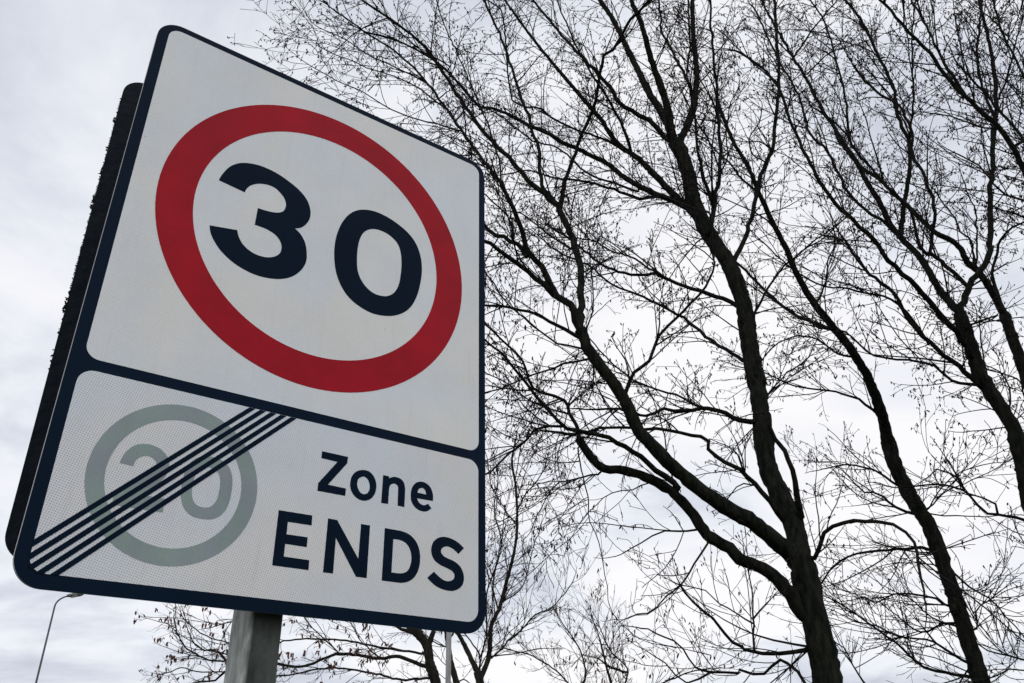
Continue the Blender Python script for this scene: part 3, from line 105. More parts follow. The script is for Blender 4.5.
  [[13.33,5.38,3.89,0.0169],[13.22,5.51,4.01,0.0137],[13.02,5.71,4.13,0.0119],[12.67,5.83,4.44,0.0101],[12.27,6.0,4.48,0.0089]],
 ],
 "T3": [
  [[12.87,3.99,2.91,0.113],[12.92,3.88,3.79,0.1078],[12.94,3.83,4.61,0.1067],[12.95,3.79,5.4,0.1063],[12.99,3.68,6.55,0.1061],[12.96,3.75,6.98,0.1065],[12.94,3.82,7.24,0.1069],[12.92,3.87,7.63,0.1073],[12.92,3.87,8.21,0.1077],[12.92,3.87,8.71,0.1082]],
  [[12.92,3.87,8.65,0.0584],[12.94,3.88,8.73,0.0571],[13.27,3.7,9.31,0.0528],[13.4,3.6,9.5,0.0516],[13.61,3.44,9.79,0.0499],[13.78,3.36,10.16,0.0488],[14.01,3.3,10.75,0.0474],[14.24,3.23,11.36,0.0462],[14.39,3.18,11.78,0.0454],[14.51,3.11,12.07,0.0448],[14.86,2.99,13.05,0.0432]],
  [[14.82,3.01,12.92,0.0517],[14.85,2.99,13.04,0.0491],[15.08,2.81,13.78,0.0426],[15.35,2.65,14.99,0.0365],[15.49,2.55,16.06,0.0322],[15.57,2.48,16.94,0.0288],[15.63,2.35,18.03,0.0248]],
  [[15.0,2.88,13.5,0.0307],[14.99,2.9,13.51,0.03],[15.0,2.9,14.3,0.0265],[15.07,2.84,14.99,0.0247],[15.28,2.62,15.98,0.0225],[15.53,2.41,16.84,0.0211],[15.82,2.21,17.77,0.0197]],
  [[15.12,2.79,13.93,0.0266],[15.15,2.75,13.96,0.0252],[15.41,2.46,14.65,0.0201],[15.62,2.19,15.37,0.0168],[15.81,1.9,16.07,0.0139]],
  [[12.94,3.88,8.73,0.066],[12.94,4.07,9.28,0.059],[12.96,4.17,9.82,0.0559],[12.97,4.26,10.15,0.0543],[12.96,4.43,10.57,0.0526],[12.96,4.46,10.69,0.0521],[12.97,4.56,10.97,0.0511],[13.02,4.66,11.59,0.0492],[13.05,4.8,12.22,0.0475],[13.1,4.9,12.81,0.046],[13.12,5.02,13.24,0.0449]],
  [[13.12,5.01,13.19,0.0448],[13.12,5.02,13.25,0.0436],[13.24,5.36,14.7,0.0361],[13.3,5.61,16.05,0.0319],[13.24,5.86,17.4,0.0281],[13.11,6.07,18.88,0.0241],[13.07,6.09,19.66,0.0221]],
  [[12.96,4.43,10.56,0.0481],[12.97,4.45,10.65,0.0467],[13.14,4.37,11.19,0.0432],[13.33,4.24,11.76,0.0407],[13.5,4.12,12.36,0.0386],[13.59,4.08,12.78,0.0375],[13.64,4.05,13.03,0.0368],[13.71,4.12,13.79,0.0352],[13.8,4.07,14.48,0.0336],[13.84,4.19,15.98,0.0307],[13.82,4.28,16.96,0.0289],[13.76,4.43,17.65,0.0277],[13.74,4.46,18.65,0.0259]],
  [[13.65,4.04,13.03,0.0261],[13.31,3.64,13.45,0.0215],[12.77,3.04,14.49,0.0169],[12.64,2.73,15.08,0.0151],[12.55,2.45,15.74,0.0136]],
  [[13.23,3.72,9.24,0.0374],[13.23,3.72,9.27,0.0367],[13.2,3.84,9.56,0.0346],[13.16,3.98,9.93,0.0331],[13.12,4.1,10.16,0.0323],[13.17,4.0,10.47,0.0312],[13.22,3.85,10.94,0.0297],[13.23,3.82,11.37,0.0287],[13.22,3.82,11.5,0.0284],[13.2,3.82,11.91,0.0275],[13.15,3.88,12.29,0.0268],[13.15,3.76,12.73,0.0257],[13.06,3.8,13.44,0.0244],[12.92,4.0,13.81,0.0236],[12.72,4.22,14.56,0.0223]],
  [[13.12,4.1,10.16,0.0314],[13.08,4.16,10.11,0.0299],[13.03,4.2,10.31,0.0283],[12.98,4.16,10.69,0.0263],[12.9,4.14,11.15,0.0243],[12.75,4.25,11.46,0.023],[12.61,4.35,11.77,0.0218],[12.44,4.42,12.13,0.0205],[12.29,4.48,12.41,0.0195],[12.12,4.5,12.76,0.0183],[11.86,4.61,13.15,0.0169]],
  [[12.96,4.52,10.86,0.0325],[12.95,4.54,10.84,0.0319],[12.83,4.66,11.12,0.03],[12.7,4.81,11.39,0.0287],[12.59,4.94,11.7,0.0278],[12.53,5.0,11.99,0.0271],[12.48,5.04,12.43,0.0262],[12.45,5.11,12.96,0.0254],[12.38,5.32,13.52,0.0246],[12.48,5.4,14.63,0.0236],[12.63,5.78,16.45,0.0224],[12.88,6.16,18.55,0.0214]],
  [[12.18,4.5,12.61,0.0251],[12.1,4.31,13.5,0.0207],[12.04,4.24,14.56,0.0184],[12.06,4.26,15.61,0.0169],[12.06,4.41,16.4,0.016],[12.11,4.45,17.16,0.0152]],
  [[12.92,3.87,7.84,0.0568],[12.89,3.88,7.82,0.0555],[12.48,3.82,8.18,0.0484],[12.08,3.86,8.45,0.0443],[11.66,3.88,8.78,0.0406],[11.19,3.95,9.15,0.0369],[10.99,3.95,9.36,0.0352],[10.81,3.99,9.53,0.0338],[10.58,4.05,9.76,0.0322],[10.43,4.11,9.92,0.0311],[10.24,4.16,10.17,0.0297],[10.08,4.18,10.47,0.0282],[9.93,4.17,10.83,0.0267],[9.74,4.19,11.39,0.0246],[9.56,4.17,12.16,0.0221],[9.39,4.29,12.65,0.0206],[9.17,4.5,13.05,0.0191]],
  [[12.93,3.83,7.34,0.0487],[12.88,3.88,7.31,0.0463],[12.74,3.93,7.48,0.0428],[12.48,4.05,7.77,0.0385],[12.25,4.18,8.08,0.0351],[12.11,4.27,8.34,0.033],[12.02,4.33,8.6,0.0312],[11.94,4.37,9.01,0.0291],[11.85,4.5,9.26,0.0276],[11.75,4.71,9.76,0.0252],[11.7,4.83,10.27,0.0233]],
  [[12.82,3.9,7.37,0.0278],[12.8,3.91,7.36,0.0271],[12.39,4.1,7.42,0.0228],[12.11,4.17,7.62,0.0205],[11.78,4.37,7.71,0.0184],[11.4,4.71,7.83,0.0158],[11.17,4.95,8.3,0.0137],[10.92,5.38,8.56,0.0117]],
  [[12.25,4.18,8.08,0.0248],[12.24,4.19,8.05,0.0242],[12.17,4.25,8.35,0.0219],[12.08,4.34,8.7,0.0202],[11.99,4.47,8.97,0.0191],[11.81,4.76,9.2,0.0176],[11.62,5.07,9.37,0.0164],[11.44,5.39,9.58,0.0152],[11.27,5.69,9.99,0.014],[11.07,6.07,10.75,0.0123]],
  [[12.94,3.83,4.61,0.0312],[13.01,3.88,4.99,0.0257],[13.03,3.97,5.24,0.0235],[13.0,4.18,5.34,0.0217],[12.95,4.4,5.44,0.02],[12.93,4.52,5.6,0.0188],[12.91,4.63,5.86,0.0171],[12.86,4.78,5.97,0.016],[12.78,5.01,6.05,0.0145],[12.66,5.29,6.06,0.0128]],
  [[12.91,4.63,5.86,0.0206],[12.91,4.63,6.04,0.0164],[12.84,4.72,6.14,0.0142],[12.67,4.84,6.22,0.0115],[12.51,4.92,6.08,0.0097]],
  [[12.98,4.28,5.39,0.0199],[12.88,4.21,5.53,0.0163],[12.69,4.28,5.62,0.0139],[12.48,4.4,5.68,0.0115],[12.28,4.43,5.89,0.0093]],
  [[12.9,3.91,3.57,0.024],[12.88,3.92,3.53,0.0225],[12.61,4.17,3.26,0.0164],[12.47,4.31,3.3,0.0144],[12.35,4.43,3.35,0.0126],[12.26,4.53,3.39,0.0114],[12.18,4.62,3.44,0.0102],[12.1,4.69,3.53,0.0091]],
  [[12.88,3.97,3.12,0.0177],[12.87,3.97,3.16,0.0166],[12.65,4.21,3.2,0.0124],[12.47,4.34,3.18,0.0106],[12.27,4.44,3.18,0.0092],[12.0,4.55,3.09,0.0076]],
  [[12.92,3.87,8.46,0.0218],[12.92,3.32,8.41,0.0134],[12.87,3.63,8.34,0.0107]],
  [[13.28,5.74,16.72,0.0255],[13.29,5.71,16.69,0.0246],[13.39,5.4,17.0,0.0207],[13.5,5.14,17.32,0.0184],[13.62,4.96,17.54,0.017],[13.87,4.64,17.96,0.0149],[14.1,4.41,18.32,0.0134]],
  [[13.3,5.61,16.05,0.02],[13.33,5.54,15.99,0.0187],[13.46,5.24,16.21,0.0162],[13.58,4.99,16.37,0.0147],[13.76,4.66,16.34,0.013],[13.93,4.37,16.33,0.0117]],
  [[13.81,4.08,14.67,0.0184],[13.85,4.06,14.61,0.0175],[14.0,4.3,15.97,0.0148],[13.82,4.73,16.59,0.0133],[13.55,5.1,16.99,0.0121]],
  [[12.99,3.68,6.55,0.0168],[13.02,3.65,6.54,0.016],[13.12,3.81,7.04,0.0139],[13.33,3.92,7.8,0.0122],[13.65,3.92,8.74,0.0106]],
  [[12.98,3.7,6.65,0.0202],[13.0,3.79,6.64,0.0183],[13.28,3.67,7.21,0.0138],[13.4,3.75,7.71,0.0112],[13.4,3.97,7.94,0.0095]],
 ],
 "T4": [
  [[14.75,4.67,3.79,0.1012],[14.85,4.41,4.99,0.0952],[14.95,4.16,6.46,0.093],[15.0,4.0,7.71,0.0923],[15.01,3.97,8.33,0.0922],[15.02,3.97,8.84,0.0922],[15.02,3.96,9.47,0.0924]],
  [[15.02,3.96,9.39,0.073],[14.99,3.95,9.45,0.0697],[14.65,3.96,10.1,0.0576],[14.55,4.0,10.3,0.055],[14.45,4.06,10.44,0.0531],[14.36,4.06,10.7,0.0505],[14.28,4.12,10.89,0.0486],[14.13,4.29,11.12,0.0458],[14.01,4.44,11.51,0.0427],[13.93,4.57,11.87,0.0402],[13.83,4.78,12.42,0.0369],[13.8,4.87,12.68,0.0355],[13.72,5.16,13.23,0.0324],[13.67,5.42,14.1,0.0285]],
  [[14.99,3.95,9.45,0.0406],[15.09,3.97,10.23,0.0306],[15.11,3.95,10.41,0.0291],[15.2,3.82,10.7,0.0264],[15.28,3.66,11.06,0.0235],[15.38,3.43,11.27,0.0209],[15.46,3.23,11.29,0.0189],[15.53,3.02,11.27,0.0168]],
  [[14.52,4.01,10.33,0.0247],[14.8,4.02,10.81,0.0212],[14.97,4.06,11.17,0.0198],[15.07,4.22,11.51,0.0185],[15.2,4.29,11.97,0.017],[15.26,4.44,12.51,0.0151],[15.28,4.5,12.86,0.0139]],
  [[14.56,3.99,10.26,0.0206],[14.62,3.86,10.8,0.0168],[14.73,3.73,11.53,0.0143],[14.79,3.76,11.97,0.0133],[14.86,3.77,12.42,0.0123]],
  [[14.91,4.26,5.89,0.0219],[14.93,4.23,5.95,0.021],[14.89,4.39,6.17,0.0193],[15.61,4.3,8.29,0.0144],[15.77,4.53,8.64,0.0139],[15.99,4.99,9.06,0.0132],[16.24,5.33,9.59,0.0126]],
 ],
 "T5": [
  [[11.68,2.9,2.74,0.0921],[11.79,2.56,4.18,0.0866],[11.9,2.23,5.79,0.0854],[11.95,2.03,7.36,0.0857],[11.97,1.96,8.84,0.0869]],
  [[11.97,1.97,8.65,0.057],[11.91,1.94,8.8,0.0523],[11.54,1.86,9.65,0.0418],[11.36,1.83,10.07,0.038],[11.21,1.86,10.36,0.0356],[11.01,1.95,10.67,0.033],[10.7,2.07,11.17,0.0292],[10.43,2.12,11.65,0.0259],[10.18,2.21,12.04,0.0232],[9.96,2.26,12.42,0.0208],[9.82,2.31,12.62,0.0195],[9.62,2.33,12.98,0.0174]],
  [[10.86,2.01,10.92,0.0265],[10.77,2.09,11.62,0.021],[10.8,2.13,12.38,0.0182],[10.9,2.22,13.13,0.0164],[11.02,2.3,13.82,0.0151]],
  [[11.38,1.84,10.02,0.0259],[11.51,1.7,10.12,0.0227],[11.62,1.83,10.7,0.02],[11.66,1.97,11.36,0.0175],[11.55,2.14,12.15,0.0144]],
  [[11.97,1.98,8.45,0.0251],[11.97,1.94,8.47,0.0238],[11.84,1.91,9.21,0.0179],[11.76,2.06,9.35,0.0166],[11.64,2.27,9.64,0.0147],[11.55,2.39,10.16,0.0125],[11.46,2.58,10.47,0.011]],
  [[11.92,1.93,8.74,0.0253],[11.91,1.93,8.76,0.0249],[11.47,1.46,9.74,0.0192],[11.1,1.28,10.94,0.0162],[10.97,1.28,11.6,0.0151],[10.9,1.2,12.24,0.0141],[10.86,1.16,12.65,0.0135]],
  [[11.95,2.03,7.36,0.018],[12.58,2.12,9.2,0.0157],[12.9,2.06,10.08,0.0151],[14.06,1.86,13.52,0.0139],[14.28,1.98,14.38,0.0137],[14.47,2.15,15.18,0.0136],[14.59,2.3,15.75,0.0135]],
  [[11.23,1.85,10.32,0.0163],[11.24,1.87,10.35,0.0157],[11.4,2.15,10.69,0.0136],[11.53,2.51,11.27,0.0115],[11.52,2.78,11.56,0.0102]],
 ],
 "T6": [
  [[12.25,19.31,4.43,0.1477],[12.08,19.41,5.08,0.1317],[11.99,19.46,5.54,0.1257],[11.79,19.58,5.84,0.1215],[11.55,19.71,6.1,0.1175],[11.3,19.85,6.62,0.1121]],
  [[12.01,19.45,5.5,0.0846],[12.12,19.35,5.88,0.0678],[12.15,19.33,6.18,0.0607],[12.26,19.37,6.85,0.0485],[12.26,19.58,7.57,0.0382]],
  [[12.1,19.4,5.0,0.0598],[12.07,19.47,4.97,0.0577],[11.82,19.92,5.17,0.0529],[11.6,20.28,5.33,0.0504],[11.27,20.79,5.33,0.047],[10.53,21.84,5.53,0.0414],[9.79,22.86,5.28,0.0359],[8.99,23.8,5.45,0.0315],[8.21,24.65,5.54,0.0275],[7.88,25.0,5.56,0.0259],[7.52,25.37,5.78,0.0242],[7.29,25.61,5.94,0.0231],[7.07,25.9,6.32,0.0217],[6.94,26.18,6.79,0.0203]],
  [[12.03,19.44,5.37,0.0362],[11.95,19.46,5.33,0.0348],[11.39,19.62,5.39,0.0312],[10.74,19.8,5.45,0.0283],[9.69,20.07,5.59,0.0244],[8.44,20.42,5.54,0.0204],[7.74,20.64,5.32,0.0182],[6.98,20.9,5.43,0.0162],[6.59,21.03,5.53,0.0152],[6.19,21.17,5.72,0.0142],[5.9,21.26,5.98,0.0134]],
  [[12.17,19.36,4.76,0.0357],[12.18,19.38,4.72,0.0349],[11.98,19.73,4.72,0.0327],[11.59,20.37,4.75,0.0302],[11.31,20.81,4.91,0.0289],[10.39,22.12,5.18,0.0254],[9.42,23.37,5.05,0.0222],[8.68,24.21,5.18,0.0202],[8.24,24.7,5.25,0.019],[7.63,25.33,5.28,0.0175],[7.25,25.71,5.42,0.0166],[6.93,26.05,5.29,0.0157]],
  [[11.79,19.58,5.84,0.0486],[11.16,19.73,6.02,0.0404],[10.69,19.81,6.33,0.0364],[9.3,20.06,6.58,0.0282],[7.75,20.25,6.2,0.0202],[6.49,20.31,5.71,0.0142]],
  [[8.21,24.65,5.54,0.039],[7.84,24.61,5.81,0.0283],[7.51,24.58,5.78,0.0238],[7.2,24.52,5.9,0.0199],[6.9,24.38,6.23,0.0153]],
  [[9.19,23.57,5.41,0.0385],[9.23,23.52,5.28,0.0346],[8.46,23.66,5.29,0.025],[7.92,23.81,5.6,0.0196],[7.35,24.04,5.7,0.0151]],
  [[8.24,24.7,5.25,0.0388],[8.07,24.96,5.04,0.0295],[7.67,25.28,4.98,0.0222],[7.16,25.5,4.9,0.0154]],
  [[10.53,21.84,5.53,0.0252],[10.0,21.74,5.85,0.0187],[9.45,21.62,6.19,0.0149],[9.05,21.47,6.54,0.0123]],
  [[11.27,20.79,5.34,0.0247],[10.73,21.01,5.81,0.0164],[10.31,20.87,6.29,0.0124]],
 ],
 "T7": [
  [[12.19,18.17,4.31,0.0838],[12.04,18.27,4.98,0.0716],[11.96,18.32,5.5,0.0665],[11.92,18.34,5.83,0.0637],[11.8,18.42,6.42,0.0592],[11.6,18.54,7.06,0.0547]],
  [[11.96,18.32,5.42,0.0349],[12.09,18.29,5.67,0.0277],[12.2,18.3,5.93,0.024],[12.43,18.44,6.49,0.0181]],
  [[11.98,18.31,5.37,0.0232],[11.95,18.3,5.34,0.0217],[11.67,18.33,5.4,0.0172],[11.44,18.44,5.56,0.0139]],
  [[12.15,18.2,4.48,0.0228],[12.2,18.19,4.46,0.0207],[12.39,18.18,4.56,0.0168],[12.61,18.21,4.46,0.0138]],
 ],
 "T8": [
  [[11.0,15.37,3.84,0.1007],[11.01,15.36,4.1,0.0939],[10.96,15.39,4.33,0.0906]],
  [[10.97,15.39,4.3,0.0697],[10.97,15.4,4.33,0.0673],[10.9,15.47,4.52,0.0608],[10.8,15.58,4.81,0.0545],[10.66,15.72,5.17,0.0482],[10.55,15.83,5.4,0.0446],[10.35,16.03,5.85,0.0383],[10.22,16.21,6.43,0.0318]],
  [[10.98,15.38,4.24,0.0647],[11.05,15.36,4.24,0.0621],[11.28,15.37,4.75,0.0551],[11.4,15.47,5.38,0.0499],[11.62,15.44,5.8,0.0468],[11.81,15.44,6.36,0.0433],[11.92,15.43,6.68,0.0414],[12.13,15.42,7.45,0.0373],[12.23,15.46,8.21,0.0335],[12.25,15.53,9.0,0.0299],[12.22,15.62,9.72,0.0267],[12.33,15.59,10.35,0.024]],
  [[11.25,15.37,4.68,0.0263],[11.3,15.33,4.64,0.0249],[11.64,15.1,5.02,0.0209],[11.99,14.93,5.35,0.0185],[12.24,14.86,5.62,0.0172],[12.56,14.76,5.73,0.016],[12.98,14.72,6.1,0.0144],[13.35,14.72,6.48,0.0131]],
  [[10.95,15.41,4.38,0.025],[10.99,15.4,4.38,0.0236],[11.04,15.44,4.74,0.0191],[10.92,15.64,5.04,0.0161],[10.87,15.76,5.2,0.0148],[10.79,15.99,5.52,0.0125]],
  [[11.02,15.43,4.65,0.0252],[11.04,15.41,4.66,0.0247],[11.14,15.29,5.08,0.0221],[11.13,15.27,5.43,0.0208],[11.15,15.23,6.16,0.0187],[11.44,15.07,7.18,0.0164],[11.37,15.26,8.11,0.0147],[11.51,15.29,8.89,0.0135]],
  [[11.59,15.44,5.76,0.0211],[11.53,15.44,5.94,0.019],[11.43,15.43,6.23,0.0173],[11.41,15.34,6.6,0.0157],[11.46,15.1,7.28,0.0131],[11.43,14.89,8.02,0.0109]],
  [[11.67,15.44,5.94,0.0191],[11.7,15.41,5.96,0.0184],[11.95,15.16,6.16,0.016],[12.09,15.01,6.42,0.0147],[12.26,14.86,7.25,0.0122],[12.43,14.77,7.7,0.011]],
  [[11.64,15.1,5.02,0.0184],[11.85,15.05,5.17,0.0147],[12.06,15.01,5.48,0.0118],[12.06,15.07,5.67,0.0105]],
  [[12.22,15.48,8.31,0.0228],[12.23,15.05,8.67,0.0172],[12.37,14.6,9.04,0.0137],[12.42,14.35,9.45,0.0113]],
  [[12.2,15.44,7.92,0.0203],[11.96,15.78,8.54,0.016],[11.71,15.91,9.11,0.0138],[11.53,15.8,9.74,0.0117]],
 ],
 "T9": [
  [[17.25,18.09,2.47,0.0973],[17.28,18.07,3.74,0.058],[17.37,17.99,4.53,0.0437],[17.28,18.07,5.21,0.0327],[17.18,18.15,5.92,0.0224]],
  [[17.28,18.07,3.74,0.0377],[17.24,18.19,3.74,0.0354],[16.99,19.21,4.63,0.0269],[16.79,19.87,5.25,0.023],[16.42,20.63,5.76,0.0193],[16.07,21.21,5.96,0.0168]],
  [[17.24,18.19,3.74,0.0378],[17.32,17.21,4.92,0.0232],[16.61,17.11,5.45,0.0184],[16.06,16.86,5.96,0.0148]],
  [[17.24,18.19,3.74,0.0378],[18.16,17.24,4.49,0.0251],[18.89,16.29,4.91,0.0188],[19.36,15.58,4.96,0.015]],
  [[16.99,19.21,4.63,0.0394],[17.33,19.11,4.92,0.0321],[17.42,19.37,5.81,0.0242],[17.09,19.88,6.76,0.0168]],
  [[17.32,17.21,4.92,0.0314],[17.01,17.61,5.06,0.0191],[16.74,17.71,5.27,0.0139]],
 ],
}
SHOOTS = {"T1": [61, 62, 63, 64, 65, 68], "T2": [6, 7, 8, 9, 10, 11, 18], "T3": [20, 21]}


# ------------------------------------------------------------------ helpers
def link_mesh(name, verts, faces, mat, parent=None, smooth=False):
    me=bpy.data.meshes.new(name)
    me.from_pydata([tuple(v) for v in verts], [], faces); me.update()
    if smooth: me.polygons.foreach_set('use_smooth',[True]*len(me.polygons))
    me.materials.append(mat)
    o=bpy.data.objects.new(name,me); COL.objects.link(o)
    if parent: o.parent=parent
    return o
def np_mesh(name, V, F, mat, parent=None, smooth=True):
    """V (n,3), F (m,k) with k = 3 or 4"""
    me=bpy.data.meshes.new(name)
    k=F.shape[1]
    me.vertices.add(len(V)); me.vertices.foreach_set('co',V.astype(np.float32).ravel())
    me.loops.add(F.size); me.loops.foreach_set('vertex_index',F.astype(np.int32).ravel())
    me.polygons.add(len(F))
    me.polygons.foreach_set('loop_start',np.arange(0,F.size,k,dtype=np.int32))
    me.update(calc_edges=True)
    if smooth: me.polygons.foreach_set('use_smooth',np.ones(len(F),dtype=bool))
    me.materials.append(mat)
    o=bpy.data.objects.new(name,me); COL.objects.link(o)
    if parent: o.parent=parent
    return o
def empty(name, loc, label, cat, group=None):
    o=bpy.data.objects.new(name,None); COL.objects.link(o); o.location=loc
    o.empty_display_size=.2
    o['label']=label; o['category']=cat
    if group: o['group']=group
    return o
def nodes(name):
    m=bpy.data.materials.new(name); m.use_nodes=True
    nt=m.node_tree; b=nt.nodes['Principled BSDF']
    return m,nt,b
def N(nt,t,**kw):
    n=nt.nodes.new(t)
    for k,v in kw.items():
        if k in n.inputs: n.inputs[k].default_value=v
        else: setattr(n,k,v)
    return n
def noise_mat(name, c1, c2, scale=8, rough=.7, bump=.0, bscale=None, detail=6, stretch=(1,1,1), metallic=0, dist=.02, spec=.5, lo=.35, hi=.65):
    m,nt,b=nodes(name)
    tc=N(nt,'ShaderNodeTexCoord'); mp=N(nt,'ShaderNodeMapping'); mp.inputs['Scale'].default_value=stretch
    nt.links.new(tc.outputs['Object'],mp.inputs['Vector'])
    n=N(nt,'ShaderNodeTexNoise',Scale=scale,Detail=detail,Roughness=.6)
    nt.links.new(mp.outputs[0],n.inputs['Vector'])
    r=N(nt,'ShaderNodeValToRGB'); r.color_ramp.elements[0].position=lo; r.color_ramp.elements[1].position=hi
    r.color_ramp.elements[0].color=(*c1,1); r.color_ramp.elements[1].color=(*c2,1)
    nt.links.new(n.outputs['Fac'],r.inputs['Fac']); nt.links.new(r.outputs[0],b.inputs['Base Color'])
    b.inputs['Roughness'].default_value=rough; b.inputs['Metallic'].default_value=metallic
    b.inputs['Specular IOR Level'].default_value=spec
    if bump:
        n2=N(nt,'ShaderNodeTexNoise',Scale=bscale or scale*3,Detail=8)
        nt.links.new(mp.outputs[0],n2.inputs['Vector'])
        bp=N(nt,'ShaderNodeBump',Strength=bump,Distance=dist)
        nt.links.new(n2.outputs['Fac'],bp.inputs['Height']); nt.links.new(bp.outputs[0],b.inputs['Normal'])
    return m

# ------------------------------------------------------------------ sheeting materials
def sheeting(name, col, cell=0.0, cell_size=.005, rough=.42, mottling=.05, coat=.12, dirt=.0, spec=.3, tint=((.93,.98,1.04),(1.01,1.0,.975)), tscale=5):
    """retroreflective sheeting: pale base, faint printed cell lattice, faint dirt"""
    m,nt,b=nodes(name); L=nt.links.new
    tc=N(nt,'ShaderNodeTexCoord')
    base=N(nt,'ShaderNodeRGB'); base.outputs[0].default_value=(*col,1)
    n=N(nt,'ShaderNodeTexNoise',Scale=9,Detail=7,Roughness=.62); L(tc.outputs['Object'],n.inputs['Vector'])
    mr=N(nt,'ShaderNodeMapRange'); mr.inputs['From Min'].default_value=.3; mr.inputs['From Max'].default_value=.7
    mr.inputs['To Min'].default_value=1-mottling; mr.inputs['To Max'].default_value=1+mottling*.4
    L(n.outputs['Fac'],mr.inputs['Value'])
    mul=N(nt,'ShaderNodeVectorMath',operation='SCALE'); L(base.outputs[0],mul.inputs[0]); L(mr.outputs[0],mul.inputs['Scale'])
    out=mul.outputs[0]
    # weathered hue drift and faint run-off streaks
    tn=N(nt,'ShaderNodeTexNoise',Scale=tscale,Detail=3); L(tc.outputs['Object'],tn.inputs['Vector'])
    tr=N(nt,'ShaderNodeValToRGB'); e=tr.color_ramp.elements; e[0].position=.38; e[1].position=.62
    e[0].color=(*tint[0],1); e[1].color=(*tint[1],1); L(tn.outputs['Fac'],tr.inputs['Fac'])
    tm=N(nt,'ShaderNodeVectorMath',operation='MULTIPLY'); L(out,tm.inputs[0]); L(tr.outputs[0],tm.inputs[1]); out=tm.outputs[0]
    sm=N(nt,'ShaderNodeMapping'); sm.inputs['Scale'].default_value=(1,1,.07); L(tc.outputs['Object'],sm.inputs['Vector'])
    sn=N(nt,'ShaderNodeTexNoise',Scale=70,Detail=5,Roughness=.65); L(sm.outputs[0],sn.inputs['Vector'])
    sr=N(nt,'ShaderNodeMapRange'); sr.inputs['From Min'].default_value=.55; sr.inputs['From Max'].default_value=.8
    sr.inputs['To Min'].default_value=1; sr.inputs['To Max'].default_value=.91; L(sn.outputs['Fac'],sr.inputs['Value'])
    s2_=N(nt,'ShaderNodeVectorMath',operation='SCALE'); L(out,s2_.inputs[0]); L(sr.outputs[0],s2_.inputs['Scale']); out=s2_.outputs[0]
    # fine grain of the beads
    g=N(nt,'ShaderNodeTexNoise',Scale=420,Detail=2); L(tc.outputs['Object'],g.inputs['Vector'])
    gr=N(nt,'ShaderNodeMapRange'); gr.inputs['From Min'].default_value=.25; gr.inputs['From Max'].default_value=.75
    gr.inputs['To Min'].default_value=.93; gr.inputs['To Max'].default_value=1.05
    L(g.outputs['Fac'],gr.inputs['Value'])
    m2=N(nt,'ShaderNodeVectorMath',operation='SCALE'); L(out,m2.inputs[0]); L(gr.outputs[0],m2.inputs['Scale']); out=m2.outputs[0]
    if cell:
        rot=N(nt,'ShaderNodeMapping'); rot.inputs['Rotation'].default_value=(0,R(32),0)
        L(tc.outputs['Object'],rot.inputs['Vector'])
        sx=N(nt,'ShaderNodeSeparateXYZ'); L(rot.outputs[0],sx.inputs[0])
        k=2*math.pi/cell_size
        def cosn(axis):
            a=N(nt,'ShaderNodeMath',operation='MULTIPLY'); L(sx.outputs[axis],a.inputs[0]); a.inputs[1].default_value=k
            c=N(nt,'ShaderNodeMath',operation='COSINE'); L(a.outputs[0],c.inputs[0]); return c
        a=cosn('X'); c=cosn('Z')
        s=N(nt,'ShaderNodeMath',operation='MULTIPLY'); L(a.outputs[0],s.inputs[0]); L(c.outputs[0],s.inputs[1])
        r=N(nt,'ShaderNodeMapRange'); r.inputs['From Min'].default_value=.1; r.inputs['From Max'].default_value=.8
        r.inputs['To Min'].default_value=0; r.inputs['To Max'].default_value=cell
        L(s.outputs[0],r.inputs['Value'])
        # the lattice is worn unevenly, strongest low on the left of the panel
        pn=N(nt,'ShaderNodeTexNoise',Scale=5,Detail=2); L(tc.outputs['Object'],pn.inputs['Vector'])
        sp=N(nt,'ShaderNodeSeparateXYZ'); L(tc.outputs['Object'],sp.inputs[0])
        fx=N(nt,'ShaderNodeMapRange'); fx.inputs['From Min'].default_value=.05; fx.inputs['From Max'].default_value=.5
        fx.inputs['To Min'].default_value=1; fx.inputs['To Max'].default_value=.55; L(sp.outputs['X'],fx.inputs['Value'])
        q=N(nt,'ShaderNodeMath',operation='MULTIPLY_ADD'); L(pn.outputs['Fac'],q.inputs[0]); q.inputs[1].default_value=.8; q.inputs[2].default_value=.6
        w=N(nt,'ShaderNodeMath',operation='MULTIPLY'); L(fx.outputs[0],w.inputs[0]); L(q.outputs[0],w.inputs[1])
        w2=N(nt,'ShaderNodeMath',operation='MULTIPLY'); L(w.outputs[0],w2.inputs[0]); L(r.outputs[0],w2.inputs[1])
        inv=N(nt,'ShaderNodeMath',operation='SUBTRACT'); inv.inputs[0].default_value=1; L(w2.outputs[0],inv.inputs[1])
        m3=N(nt,'ShaderNodeVectorMath',operation='SCALE'); L(out,m3.inputs[0]); L(inv.outputs[0],m3.inputs['Scale']); out=m3.outputs[0]
    if dirt:
        d=N(nt,'ShaderNodeTexVoronoi',Scale=26); L(tc.outputs['Object'],d.inputs['Vector'])
        dm=N(nt,'ShaderNodeMapRange'); dm.inputs['From Min'].default_value=.03; dm.inputs['From Max'].default_value=.075
        dm.inputs['To Min'].default_value=dirt; dm.inputs['To Max'].default_value=0; L(d.outputs['Distance'],dm.inputs['Value'])
        pick=N(nt,'ShaderNodeTexNoise',Scale=11); L(tc.outputs['Object'],pick.inputs['Vector'])
        pm=N(nt,'ShaderNodeMapRange'); pm.inputs['From Min'].default_value=.52; pm.inputs['From Max'].default_value=.62; L(pick.outputs['Fac'],pm.inputs['Value'])
        dd=N(nt,'ShaderNodeMath',operation='MULTIPLY'); L(dm.outputs[0],dd.inputs[0]); L(pm.outputs[0],dd.inputs[1])
